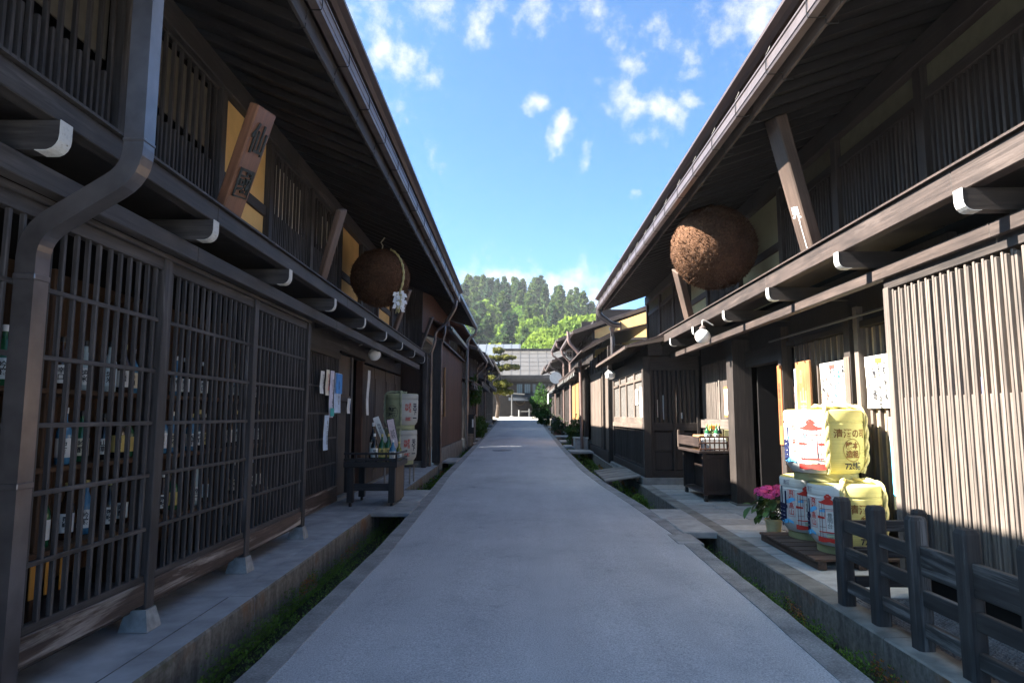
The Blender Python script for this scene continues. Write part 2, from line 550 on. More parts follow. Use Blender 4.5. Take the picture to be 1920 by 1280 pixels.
def drain_wall_mat():
    m, nt, b = _base('drain_wall_concrete', .85, .25)
    v = _coord(nt, (1, 1, 1), False)
    n1 = _noise(nt, v, 22, 6, .65)
    col = _ramp(nt, n1, [(.3, (.11, .107, .10)), (.7, (.25, .24, .225))])
    st = _noise(nt, _coord(nt, (6, 6, .7), False), 1.2, 5, .7)
    col = _mix(nt, 1.0, col, _ramp(nt, st, [(.35, (.55, .54, .52)), (.65, (1.1, 1.08, 1.05))]), 'MULTIPLY')
    # rust coloured algae and green growth in irregular stains
    ru = _noise(nt, v, 1.1, 5, .6)
    col = _mix(nt, _ramp(nt, ru, [(.56, (0, 0, 0)), (.66, (.75, .75, .75))]), col, (.17, .075, .025))
    gr = _noise(nt, _coord(nt, (1, 1, 1.7), False), 1.9, 5, .6)
    col = _mix(nt, _ramp(nt, gr, [(.60, (0, 0, 0)), (.68, (.7, .7, .7))]), col, (.06, .07, .02))
    nt.links.new(col, b.inputs['Base Color'])
    _bump(nt, b, n1, .5, .008)
    return m
KM, DWM = kerb_mat(), drain_wall_mat()
YS = [-5, -2, 0, 1.5, 3, 4, 5, 6, 7, 8, 9, 10, 11, 12, 13, 14, 15, 16, 17, 18, 20, 22, 24, 27, 30, 33, 36, 40, 44, 47, 50, 54, 58.2]
def strip(fa, za, fb, zb, ys=YS):
    """ribbon between two edge curves"""
    b = MB()
    vs = []
    for y in ys:
        vs += [(fa(y), y, za(y)), (fb(y), y, zb(y))]
    fs = [(2 * i, 2 * i + 1, 2 * i + 3, 2 * i + 2) for i in range(len(ys) - 1)]
    return b.add(vs, fs)
def crown(y): return ZR(y)
road = MB()
prof_t = [0, .08, .25, .5, .75, .92, 1]
vs, fs = [], []
for y in YS:
    a, c = XL(y) + .20, XR(y) - .20
    for t in prof_t:
        vs.append((a + (c - a) * t, y, ZR(y) + .025 * (1 - (2 * t - 1) ** 2) - .004))
n = len(prof_t)
for i in range(len(YS) - 1):
    for j in range(n - 1):
        fs.append((i * n + j, i * n + j + 1, (i + 1) * n + j + 1, (i + 1) * n + j))
road.add(vs, fs)
top('road', road.mesh(asphalt(), smooth=True), kind='structure')

def kerb_strip(name, f_out, sgn):
    """concrete edge of the road with its face down into the drain"""
    rr = random.Random(5 + sgn)
    ys = list(np.arange(-5, 58.3, .28))
    b = MB(); vs = []; fs = []
    for y in ys:
        j = rr.uniform(-.005, .005); z = ZR(y); o = f_out(y) + j
        inn = f_out(y) - sgn * .21 + rr.uniform(-.004, .004)
        vs += [(inn, y, z - .05), (inn, y, z + .004), (o - sgn * .015, y, z + .002 + rr.uniform(-.004, .004)), (o, y, z - .02), (o - sgn * .01, y, z - .52)]
    for i in range(len(ys) - 1):
        for k in range(4):
            fs.append((i * 5 + k, i * 5 + k + 1, (i + 1) * 5 + k + 1, (i + 1) * 5 + k))
    b.add(vs, fs)
    return top(name, b.mesh(KM, smooth=True), kind='structure')
kerb_strip('road_kerb_left', XL, -1)
kerb_strip('road_kerb_right', XR, 1)
wet = plain('wet_drain_floor', (.035, .035, .028), .25, .5, noise=.4, nscale=6, bump=.3, bscale=20)
top('drain_floor_left', strip(lambda y: DL(y) - .05, lambda y: ZR(y) - .44, lambda y: XL(y) + .05, lambda y: ZR(y) - .44).mesh(wet), kind='structure')
top('drain_floor_right', strip(lambda y: XR(y) - .05, lambda y: ZR(y) - .44, lambda y: DR(y) + .05, lambda y: ZR(y) - .44).mesh(wet), kind='structure')

# left pavement: one concrete apron whose edge drops into the drain, cast in lengths
def ZP(y): return ZR(y) * 1.0
pav_top = plain('apron_concrete', (.33, .345, .365), .8, .3, noise=.30, nscale=3.0, bump=.3, bscale=60)
pl = bpy.data.objects.new('pavement_left', None); COL.objects.link(pl); pl['kind'] = 'structure'; FR[pl] = Matrix.Identity(4)
edges = [-4, -1.5, 1.2, 3.6, 6.0, 8.5, 11.0, 14.2, 17.0, 19.6]
for a, c in zip(edges[:-1], edges[1:]):
    ys = list(np.linspace(a + .004, c - .004, 5))
    b = MB(); vs = []; fs = []
    for y in ys:
        z = ZP(y)
        vs += [(-4.9, y, z - .3), (-4.9, y, z - .002), (DL(y) - .24, y, z + .0), (DL(y) - .235, y, z - .008), (DL(y) - .225, y, z - .008), (DL(y) - .22, y, z + .006), (DL(y) - .012, y, z + .006), (DL(y), y, z - .012), (DL(y), y, z - .55)]
    for i in range(4):
        for k in range(8):
            fs.append((i * 9 + k, i * 9 + k + 1, (i + 1) * 9 + k + 1, (i + 1) * 9 + k))
    fs += [tuple(range(9)), tuple(range(36, 45))[::-1]]
    b.add(vs, fs)
    mm = b.mesh(pav_top, DWM)
    for p in mm.polygons:
        p.material_index = 1 if (abs(p.normal.x) > .8 and p.center.x > -2.6) else 0
    put('pavement_slab', mm, pl)
edges2 = [19.6, 23, 27, 32, 38, 44, 50, 58.2]
for a, c in zip(edges2[:-1], edges2[1:]):
    b = MB(); vs = []
    for y in (a + .01, c - .01):
        z = ZP(y)
        vs += [(-4.9, y, z - .002), (DL(y), y, z - .002), (DL(y), y, z - .55), (-4.9, y, z - .55)]
    b.add(vs, [(0, 1, 5, 4), (1, 2, 6, 5), (0, 3, 2, 1), (4, 5, 6, 7)])
    mm = b.mesh(pav_top, DWM)
    for p in mm.polygons:
        p.material_index = 1 if abs(p.normal.x) > .8 else 0
    put('pavement_slab', mm, pl)

# right pavement: kerb stones along the drain, granite slabs behind
pr = bpy.data.objects.new('pavement_right', None); COL.objects.link(pr); pr['kind'] = 'structure'; FR[pr] = Matrix.Identity(4)
KS = plain('kerb_stone', (.20, .195, .18), .88, .2, noise=.42, nscale=4, bump=.4, bscale=50, vary=(.85, 1.1))
ky = [-4, -2.2, -.4, 1.4, 3.2, 5.0, 6.9, 8.7, 10.6, 12.5, 14.85]
for a, c in zip(ky[:-1], ky[1:]):
    b = MB(); vs = []; fs = []
    for y in (a + .004, (a + c) / 2, c - .004):
        z = ZP(y)
        vs += [(DR(y), y, z - .55), (DR(y), y, z - .012), (DR(y) + .012, y, z + .002), (2.868, y, z + .002), (2.868, y, z - .3)]
    for i in range(2):
        for k in range(4):
            fs.append((i * 5 + k, i * 5 + k + 1, (i + 1) * 5 + k + 1, (i + 1) * 5 + k))
    fs += [tuple(range(5)), tuple(range(10, 15))[::-1]]
    b.add(vs, fs)
    mm = b.mesh(KS, DWM)
    for p in mm.polygons:
        p.material_index = 1 if (abs(p.normal.x) > .8 and p.center.x < 2.7) else 0
    put('kerb_stone', mm, pr)
rs = random.Random(11)
y = 6.05
while y < 14.9:
    d = min(rs.choice([.42, .46, .5, .62]), 14.92 - y)
    if d < .1: break
    cuts = [2.876, rs.uniform(3.3, 3.75), 4.35] if rs.random() < .75 else [2.876, 4.35]
    for a, c in zip(cuts[:-1], cuts[1:]):
        zz = ZP(y + d / 2) - .003 + rs.uniform(-.003, .003)
        pbox('paving_stone', pr, a + .007, c - .007, y + .007, y + d - .007, zz - .12, zz, STONE(), ch=.006)
    y += d
ys2 = [14.9, 18, 21, 24, 28, 33, 40, 48, 58.2]
for a, c in zip(ys2[:-1], ys2[1:]):
    b = MB(); vs = []
    for y in (a + .01, c - .01):
        z = ZP(y)
        vs += [(5.0, y, z - .002), (DR(y), y, z - .002), (DR(y), y, z - .55), (5.0, y, z - .55)]
    b.add(vs, [(0, 1, 5, 4), (1, 2, 6, 5), (0, 3, 2, 1), (4, 5, 6, 7)])
    mm = b.mesh(CONC(), DWM)
    for p in mm.polygons:
        p.material_index = 1 if abs(p.normal.x) > .8 else 0
    put('pavement_slab', mm, pr)
# bed of set pebbles behind the fence
pb = MB().box(2.876, 4.6, -4, 6.04, -.15, -.03)
top('pebble_bed', pb.mesh(CONC()), kind='structure')
PEB = plain('pebble', (.17, .17, .175), .55, .4, noise=.35, nscale=14, vary=None)
pm = MB(); rs = random.Random(4)
yy = 2.7
while yy < 6.02:
    xx = 2.89
    while xx < 3.62:
        r0 = rs.uniform(.011, .018)
        cx, cy_, a = xx + rs.uniform(-.005, .005), yy + rs.uniform(-.005, .005), rs.uniform(0, 3.1)
        el = rs.uniform(1.0, 1.6)
        vs = []
        for rad, h in ((1.0, -.03), (.86, -.017), (.45, -.006)):
            for k in range(6):
                t = a + k * math.pi / 3
                px_, py_ = r0 * rad * el * math.cos(t - a), r0 * rad * math.sin(t - a)
                vs.append((cx + px_ * math.cos(a) - py_ * math.sin(a), cy_ + px_ * math.sin(a) + py_ * math.cos(a), h + .002 * rs.random()))
        fs = [(j * 6 + k, j * 6 + (k + 1) % 6, j * 6 + 6 + (k + 1) % 6, j * 6 + 6 + k) for j in range(2) for k in range(6)] + [tuple(range(12, 18))]
        pm.add(vs, fs)
        xx += .034
    yy += .031
top('pebbles', pm.mesh(PEB, smooth=True, fix=False), label='small grey pebbles set in the ground behind the black fence', cat='pebbles', kind='stuff')

# stone slabs that bridge the drains
def slab(x0, x1, y0, y1, z, th, label, mat=None):
    o = top('drain_slab', bx(x1 - x0, y1 - y0, th, mat or STONE(), .012), label, 'stone slab', ((x0 + x1) / 2, (y0 + y1) / 2, z - th / 2), group='slabs bridging the drains')
    return o
BR = plain('slab_concrete', (.30, .305, .305), .8, .3, noise=.22, nscale=5, bump=.25, bscale=70, vary=(.85, 1.1))
slab(-2.46, -1.80, 10.75, 11.95, .045, .07, 'near concrete slab over the left drain in front of the bottle cart', BR)
slab(-2.50, -1.86, 11.97, 13.9, .055, .07, 'long concrete slab over the left drain behind the bottle cart', BR)
slab(-2.55, -2.0, 20.4, 22.2, .19, .07, 'stone slab over the left drain beside the brown board wall', BR)
slab(2.18, 2.66, 9.15, 10.25, .03, .09, 'smooth concrete slab over the right drain nearest the potted hydrangea', BR)
slab(2.13, 2.67, 10.26, 11.3, .035, .09, 'smooth concrete slab over the right drain beside the right bottle cart', BR)
slab(1.95, 2.28, 8.45, 9.1, .012, .05, 'small rough slab set in the right road edge', BR)
for i, (y0, y1) in enumerate([(28.5, 30), (31.2, 33), (34.5, 36), (38, 40), (42, 44), (46, 48.5)]):
    slab(-2.62, -2.03, y0, y1, ZR((y0 + y1) / 2) + .09, .08, ['first', 'second', 'third', 'fourth', 'fifth', 'sixth'][i] + ' slab along the left drain past the brown board wall', BR)
for i, (y0, y1) in enumerate([(24.2, 25.8), (26.8, 28.6), (30, 32), (34, 36), (38.5, 41), (44, 46.5)]):
    slab(1.78, 2.62, y0, y1, ZR((y0 + y1) / 2) + .06, .08, ['first', 'second', 'third', 'fourth', 'fifth', 'sixth'][i] + ' slab along the right drain past the pale board wall', BR)

# moss in the drains
def moss(name, side, label):
    rs = random.Random(21 + side)
    mats = [plain('moss_green', (.14, .24, .035), .9, .1, noise=.5, nscale=9), plain('moss_dark', (.085, .16, .03), .9, .1, noise=.4, nscale=9), plain('moss_rust', (.42, .16, .045), .9, .1, noise=.4, nscale=9)]
    b = MB()
    def tuft(x, y, z, s, mi, n=5, out=(0, 0, 1)):
        for k in range(n):
            a = rs.uniform(0, 6.28); h = s * rs.uniform(.6, 1.3); w = s * .22
            dx, dy = math.cos(a), math.sin(a)
            tipx, tipy = dx * h * .8 + out[0] * h, dy * h * .8
            b.add([(x - dy * w, y + dx * w, z), (x + dy * w, y - dx * w, z), (x + tipx, y + tipy, z + h * rs.uniform(.5, 1.0))], [(0, 1, 2)], mi)
    y = 2.6
    while y < 34:
        den = 1.0 if y < 14 else .5
        step = .0016 if y < 9 else (.004 if y < 15 else .022)
        y += step
        if side < 0:
            a, c = DL(y), XL(y)
        else:
            a, c = DR(y), XR(y)
        z = ZR(y)
        clump = .5 + .5 * math.sin(y * 2.1 + side) * math.sin(y * .83 + 1.3) + .35 * math.sin(y * 7.7)
        s = .017 if y < 14 else .05
        # growing up the wall under the houses
        t = rs.random() ** 1.7
        hmax = (.10 + .06 * max(0, clump)) if side < 0 else (.13 + .06 * max(0, clump))
        zz = z - .43 + t * hmax
        rust = (math.sin(y * 1.13 + 2 * side) + math.sin(y * 2.9 + side)) > .75 and t > .35
        if rust: zz += .10 * rs.random()
        tuft(a + (-side) * .012, y, zz, s, 2 if rust else (0 if rs.random() < .6 else 1), 4, (-side * .8, 0, 0))
        # and over the floor
        u = rs.random()
        x = a + (c - a) * u
        tuft(x, y, z - .40 + .16 * rs.random() + .10 * max(0, clump), s * 1.2, 0 if rs.random() < .5 else 1, 4)
        # hanging along the road edge
        if rs.random() < .25 * max(0, clump):
            tuft(c, y, z - .3 + .22 * rs.random(), s * .8, 1, 3, (side * .6, 0, 0))
    me = b.mesh(*mats, fix=False)
    return top(name, me, label=label, cat='moss', kind='stuff')
moss('moss_left', -1, 'green and rust coloured moss growing in the left drain')
moss('moss_right', 1, 'dark green moss growing in the right drain')

# cross street at the end, and the wide ground beyond
cs = MB().add([(-30, 58.25, 1.225), (30, 58.25, 1.225), (30, 65.2, 1.44), (-30, 65.2, 1.44)], [(0, 1, 2, 3)])
top('cross_street', cs.mesh(plain('pale_paving', (.34, .32, .28), .85, .2, noise=.15, nscale=2)), kind='structure')
g = MB(); vs = []; fs = []
gy = [-600, -60, -6, 20, 58, 66, 90, 160, 400, 1500]
gz = [-.9, -.9, -.9, -.8, .6, 1.38, 1.55, 1.6, 1.6, 1.6]
gx = [-1500, -200, -30, 30, 200, 1500]
for j, y in enumerate(gy):
    for x in gx:
        vs.append((x, y, gz[j]))
for j in range(len(gy) - 1):
    for i in range(len(gx) - 1):
        fs.append((j * 6 + i, j * 6 + i + 1, (j + 1) * 6 + i + 1, (j + 1) * 6 + i))
g.add(vs, fs)
top('ground', g.mesh(plain('earth', (.15, .15, .145), .95, .1, noise=.3, nscale=.4)), kind='structure')

# ================================================================== shared pieces of the near houses
def lattice(parent, name, X, y0, y1, z0, z1, pitch, w, depth, rails, mat_v, mat_h, s, frame=True, back=None, pattern=None, rail_h=.03, label=None):
    """upright slats in front of horizontal rails; s=-1 left house (street on +X side), s=+1 right"""
    lat = hollow(name, parent, (X, (y0 + y1) / 2, z0))
    if label: lat['label'] = label
    n = max(1, int(round((y1 - y0) / pitch)))
    p = (y1 - y0) / n
    rj = random.Random(int(y0 * 100) + int(z0 * 10))
    for k in range(n):
        yc = y0 + (k + .5) * p
        za, zb = z0, z1
        if pattern:
            za, zb = pattern(k, z0, z1)
            if zb <= za: continue
        put('slat', bx(depth, w, round(zb - za, 3), mat_v, .003), lat, (X + rj.uniform(-.003, .003), yc + rj.uniform(-.004, .004), (za + zb) / 2), (rj.uniform(-.0028, .0028), rj.uniform(-.002, .002), rj.uniform(-.05, .05)))
    for z in rails:
        put('rail', bx(.026, y1 - y0 - .004, rail_h, mat_h, .003), lat, (X - s * (depth * .5 - .010), (y0 + y1) / 2, z))
    if back is not None:
        xb, mb, za, zb = back
        put('backing', bx(.012, y1 - y0 - .01, zb - za, mb, .0), lat, (xb, (y0 + y1) / 2, (za + zb) / 2))
    return lat

def near_eave(parent, s, xe, ze, xg, zg0, zg1, xf, zf0, zf1, xw, zw, y0, y1, mat, raft, fmat):
    """deep eave: roof, fascia board, box gutter with hooks, rafters under dark boarding. x values are distances from the street axis"""
    sl = (zw - zf0) / (xw - xf)
    # roofing with a turned edge
    ridge = xw + 4.2
    rz = ze + (ridge - xe) * .30
    mb = MB()
    prof = [(s * xe, ze - .035), (s * xe, ze), (s * (xe + .03), ze + .012), (s * ridge, rz), (s * (ridge + 4.5), ze), (s * (ridge + 4.5), ze - .08), (s * ridge, rz - .10), (s * (xe + .10), ze - .075), (s * (xe + .06), ze - .05)]
    mb.prism(prof, 'y', y0, y1)
    roof = put('roof', mb.mesh(ROOFM()), parent)
    sx = .455
    nseam = int((y1 - y0) / sx)
    seam = MB(); L = math.hypot(ridge - xe - .05, rz - ze)
    for k in range(nseam):
        pass
    for k in range(nseam):
        yc = y0 + (k + .5) * sx
        b = MB().prism([(s * (xe + .02), ze + .002), (s * (xe + .02), ze + .03), (s * ridge, rz + .028), (s * ridge, rz)], 'y', yc - .012, yc + .012)
        put('seam', b.mesh(ROOFM()), roof)
        if k > 60: break
    # soffit boarding and fascia
    so = MB().prism([(s * (xf + .03), zf0 + .10), (s * (xf + .03), zf0 + .12), (s * (xw + .4), zw + .12 + sl * .4), (s * (xw + .4), zw + .10 + sl * .4)], 'y', y0 + .02, y1 - .02)
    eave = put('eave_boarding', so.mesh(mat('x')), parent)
    nb = max(1, int((y1 - y0) / 1.82))
    for k in range(nb):
        a, c = y0 + .01 + k * (y1 - y0 - .02) / nb, y0 + .01 + (k + 1) * (y1 - y0 - .02) / nb
        pbox('fascia_board', parent, s * xf, s * (xf + .03), a + .002, c - .002, zf0, zf1, fmat('y'), .003)
    n = int((y1 - y0 - .3) / raft)
    for k in range(n + 1):
        yc = y0 + .15 + k * raft
        beam('rafter', eave, (s * (xf + .035), yc, zf0 + .05), (s * (xw + .1), yc, zw + .05 + sl * .1), .055, .085, mat('z'), .003)
    # gutter, a folded box with lips, and its iron hooks
    gt = MB()
    gp = [(xg, zg1 + .012), (xg - .012, zg1 + .006), (xg - .012, zg1 - .012), (xg, zg1 - .015), (xg, zg0 + .05), (xg - .008, zg0 + .045), (xg - .008, zg0 + .03), (xg, zg0 + .025), (xg + .01, zg0), (xg + .085, zg0), (xg + .1, zg0 + .03), (xg + .1, zg1),
          (xg + .095, zg1), (xg + .095, zg0 + .032), (xg + .082, zg0 + .005), (xg + .014, zg0 + .005), (xg + .005, zg0 + .03), (xg + .005, zg1)]
    gt.prism([(s * a, b) for a, b in gp], 'y', y0 + .03, y1 - .03)
    gut = put('gutter', gt.mesh(METAL()), parent)
    hk = MB()
    hk.tube([(s * (xg - .004), 0, zg1 + .03), (s * (xg - .010), 0, zg1 - .02), (s * (xg - .012), 0, zg0 + .02), (s * (xg - .004), 0, zg0 - .012), (s * (xg + .10), 0, zg0 - .014), (s * (xf + .0), 0, zf0 + .06)], .005, 5)
    hk.tube([(s * (xg - .004), 0, zg1 + .03), (s * (xg + .02), 0, zg1 + .075), (s * (xe + .12), 0, ze - .04)], .005, 5)
    hk.tube([(s * (xf - .005), 0, zf0 + .03), (s * (xf - .005), 0, zf0 - .012), (s * (xf + .10), 0, zf0 - .012), (s * (xf + .10), 0, zf0 + .02)], .0055, 5)
    hm = hk.mesh(plain('iron', (.03, .028, .028), .5, .5, metal=.5))
    k = 0; yc = y0 + .5
    while yc < y1 - .2:
        put('hook', hm, gut, (0, yc, 0)); yc += .91
    return eave

def lower_eave(parent, s, xa, xf, zf0, zf1, xb, zb0, zb1, arms, za0, za1, xwall, y0, y1, fmat, mat):
    """small board roof over the ground floor on white tipped cantilever arms"""
    nb = max(1, int((y1 - y0) / 3.64))
    for k in range(nb):
        a, c = y0 + k * (y1 - y0) / nb, y0 + (k + 1) * (y1 - y0) / nb
        pbox('eave_beam', parent, s * xf, s * (xf + .10), a + .0015, c - .0015, zf0, zf1, fmat('y'), .006)
        pbox('wall_beam', parent, s * xb, s * (xb + .10), a + .0015, c - .0015, zb0, zb1, fmat('y'), .006)
    rf = MB().prism([(s * (xf - .03), zf1 + .004), (s * (xf - .03), zf1 + .022), (s * (xwall + .1), zf1 + .16), (s * (xwall + .1), zf1 + .135)], 'y', y0, y1)
    put('lower_roof', rf.mesh(fmat('x')), parent)
    un = MB().prism([(s * (xf + .1), zf1 - .07), (s * (xf + .1), zf1 - .055), (s * (xwall + .1), zf1 + .03), (s * (xwall + .1), zf1 + .01)], 'y', y0 + .02, y1 - .02)
    put('lower_soffit', un.mesh(mat('x')), parent)
    # arm: rounded lower corner at the tip, tip painted white
    h = za1 - za0
    prof = [(s * (xwall + .15), za0 + .0), (s * (xwall + .15), za1), (s * (xa + .004), za1), (s * (xa + .004), za0 + h * .5)]
    for t in (20, 40, 60, 80):
        prof.append((s * (xa + .004 + h * .45 * (1 - math.cos(R(t)))), za0 + h * .5 * (1 - math.sin(R(t)))))
    prof.append((s * (xa + h * .6), za0))
    am = MB().prism(prof, 'y', -.047, .047).mesh(mat('x'))
    e = .004
    cap = [(s * xa, za1 + .002), (s * xa, za0 + h * .5)]
    for t in (20, 40, 60, 80, 90):
        cap.append((s * (xa + h * .45 * (1 - math.cos(R(t)))), za0 - e + (h * .5 + e) * (1 - math.sin(R(t)))))
    cap.append((s * (xa + h * .8), za0 - e))
    cap.append((s * (xa + h * .8), za0 - .0005)); 
    for t in (90, 80, 60, 40, 20):
        cap.append((s * (xa + .0035 + h * .45 * (1 - math.cos(R(t)))), za0 - .0005 + h * .5 * (1 - math.sin(R(t)))))
    cap.append((s * (xa + .0035), za0 + h * .5)); cap.append((s * (xa + .0035), za1 + .002))
    cm = MB().prism(cap, 'y', -.049, .049).mesh(WHITE())
    for y in arms:
        a = put('arm', am, parent, (0, y, 0))
        put('white_tip', cm, a, (0, y, 0))

def fillet(path, r, n=5):
    out = [Vector(path[0])]
    for i in range(1, len(path) - 1):
        p0, p, p1 = Vector(path[i - 1]), Vector(path[i]), Vector(path[i + 1])
        a = (p0 - p); b = (p1 - p)
        q = min(r, a.length * .45, b.length * .45)
        A, B = p + a.normalized() * q, p + b.normalized() * q
        for k in range(n + 1):
            t = k / n
            out.append(A * (1 - t) ** 2 + p * 2 * t * (1 - t) + B * t ** 2)
    out.append(Vector(path[-1]))
    return out
def brace(parent, s, p, q, w, th, mat, label=None):
    """flat timber brace from the lower eave out to the upper one; broad face turned to the street"""
    p, q = Vector(p), Vector(q)
    t = (q - p).normalized()
    yv = Vector((0, 1, 0)); yv = (yv - t * yv.dot(t)).normalized()
    nv = yv.cross(t).normalized()
    rot = Matrix((yv, nv, t)).transposed()
    return put('brace', bx(w, th, (q - p).length, mat, .012), parent, (p + q) / 2, rot, label), rot

# ================================================================== LEFT NEAR HOUSE
ROT_L = 0.012
LH = thing('wooden_townhouse', 'long dark timber townhouse with latticed bay front on the near left', 'house', (-2.87, 6.5, 0), ROT_L)
near_eave(LH, -1, 1.60, 5.32, 1.70, 5.00, 5.14, 1.83, 4.84, 5.04, 3.30, 5.46, 1.0, 19.62, wdarkened, .40, wd)
ARMS_L = [3.40 + 1.82 * k for k in range(-1, 9)]
lower_eave(LH, -1, 2.525, 2.57, 3.20, 3.345, 2.72, 2.87, 3.0, ARMS_L, 3.02, 3.185, 3.30, 1.0, 18.35, wd, wd)
# projecting lattice bay
bays = [(3.31, 5.05), (5.17, 6.87), (6.99, 8.69)]
RAILS = [.745, 1.145, 1.54, 1.94, 2.34]
for i, (a, c) in enumerate([(1.5, 3.2)] + bays):
    lattice(LH, 'lattice_screen', -2.875, a, c, .40, 2.74, .116, .025, .030, RAILS, wd('z'), wd('y'), -1)
    pbox('sill', LH, -2.93, -2.845, a - .01, c + .01, .19, .355, wsill('y'), .008)
    pbox('bottom_rail', LH, -2.91, -2.858, a - .01, c + .01, .357, .405, wd('y'), .004)
    pbox('head_rail', LH, -2.92, -2.85, a - .01, c + .01, 2.74, 2.83, wd('y'), .004)
    pbox('ground_board', LH, -3.22, -3.18, a - .05, c + .05, .0, .19, wdarkened('y'), .004)  # dark strip in place of the shaded open gap below the sill
for yp in (3.255, 5.11, 6.93, 8.75):
    pbox('post', LH, -2.96, -2.83, yp - .055, yp + .055, .155, 2.90, wd('z'), .006)
    f = MB()
    f.add([(-.11, -.10, 0), (.11, -.10, 0), (.11, .10, 0), (-.11, .10, 0), (-.075, -.068, .152), (.075, -.068, .152), (.075, .068, .152), (-.075, .068, .152)],
          [(0, 3, 2, 1), (4, 5, 6, 7), (0, 1, 5, 4), (1, 2, 6, 5), (2, 3, 7, 6), (3, 0, 4, 7)])
    put('stone_footing', f.mesh(plain('footing_stone', (.26, .265, .265), .8, .3, noise=.25, nscale=14, bump=.3)), LH, (-2.895, yp, .004))
pbox('bay_head_beam', LH, -2.97, -2.82, 1.4, 8.81, 2.832, 2.868, wd('y'))
pbox('bay_end_board', LH, -3.28, -2.94, 8.70, 8.74, .1, 2.83, wd('z'))
# inside of the bay: floor, back wall
pbox('bay_floor', LH, -4.2, -2.935, 1.0, 8.66, .13, .187, wd('y'))
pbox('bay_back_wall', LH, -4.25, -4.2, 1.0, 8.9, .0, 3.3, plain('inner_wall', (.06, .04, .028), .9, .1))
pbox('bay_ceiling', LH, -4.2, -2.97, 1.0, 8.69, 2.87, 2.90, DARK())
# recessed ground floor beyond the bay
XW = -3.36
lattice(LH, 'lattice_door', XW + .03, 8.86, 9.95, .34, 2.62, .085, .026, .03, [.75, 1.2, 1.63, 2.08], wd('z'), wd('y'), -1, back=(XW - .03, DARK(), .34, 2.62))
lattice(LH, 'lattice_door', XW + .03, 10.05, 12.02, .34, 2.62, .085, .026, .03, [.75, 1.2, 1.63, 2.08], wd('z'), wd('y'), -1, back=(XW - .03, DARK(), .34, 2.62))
for yp in (10.0, 12.08):
    pbox('door_stile', LH, XW - .02, XW + .055, yp - .05, yp + .05, .06, 2.70, wd('z'))
pbox('door_sill', LH, XW - .05, XW + .06, 8.8, 12.15, .05, .335, wsill('y'))
pbox('door_head', LH, XW - .05, XW + .06, 8.8, 12.15, 2.625, 2.75, wd('y'))
pbox('upper_wall_board', LH, XW - .05, XW + .02, 8.78, 18.9, 2.755, 3.2, wd('y'))
PAN = wood('grey_brown_panel', (.055, .043, .036), (.12, .095, .078), axis='z', rough=.75)
pbox('wall_panel', LH, XW - .03, XW + .015, 12.14, 13.02, 1.98, 2.74, PAN)
pbox('wall_rail', LH, XW - .03, XW + .04, 12.14, 13.02, 1.86, 1.975, PAN)
pbox('wall_panel', LH, XW - .03, XW + .01, 12.3, 12.82, .12, 1.855, PAN)
pbox('post', LH, XW - .08, XW + .05, 13.03, 13.17, .05, 2.75, wd('z'))
pbox('doorway_back', LH, XW - 1.2, XW - 1.15, 12.9, 14.2, 0, 2.75, DARK())
pbox('post', LH, XW - .08, XW + .06, 13.95, 14.09, .05, 2.75, wood('reddish_post', (.06, .03, .02), (.15, .08, .055), axis='z'))
for a, c in ((14.12, 15.3), (15.34, 16.6), (16.66, 17.9), (17.95, 18.9)):
    pbox('door_frame', LH, XW - .03, XW + .02, a, c, .10, 2.70, PAN)
    nb_ = 7
    for k in range(nb_):
        w_ = (c - a - .16) / nb_
        pbox('door_board', LH, XW + .021, XW + .035, a + .08 + k * w_ + .003, a + .08 + (k + 1) * w_ - .003, .55, 2.45, PAN, .003)
    pbox('door_rail', LH, XW + .0, XW + .045, a + .02, c - .02, .36, .50, PAN)
pbox('threshold', LH, XW - .06, XW + .07, 12.2, 18.9, .0, .098, CONC())
# wing wall closing the house at its far end
pbox('wing_wall', LH, -3.5, -2.62, 19.0, 19.09, .30, 3.35, wood('dark_brown_boards', (.016, .009, .007), (.05, .028, .021), axis='z'))
pbox('wing_wall_plinth', LH, -3.52, -2.60, 18.97, 19.12, .05, .298, CONC())
pbox('wing_wall_cap', LH, -3.55, -2.52, 18.93, 19.16, 3.353, 3.40, wd('x'))
pbox('wing_post', LH, -2.70, -2.58, 18.86, 18.985, .1, 3.35, wd('z'))

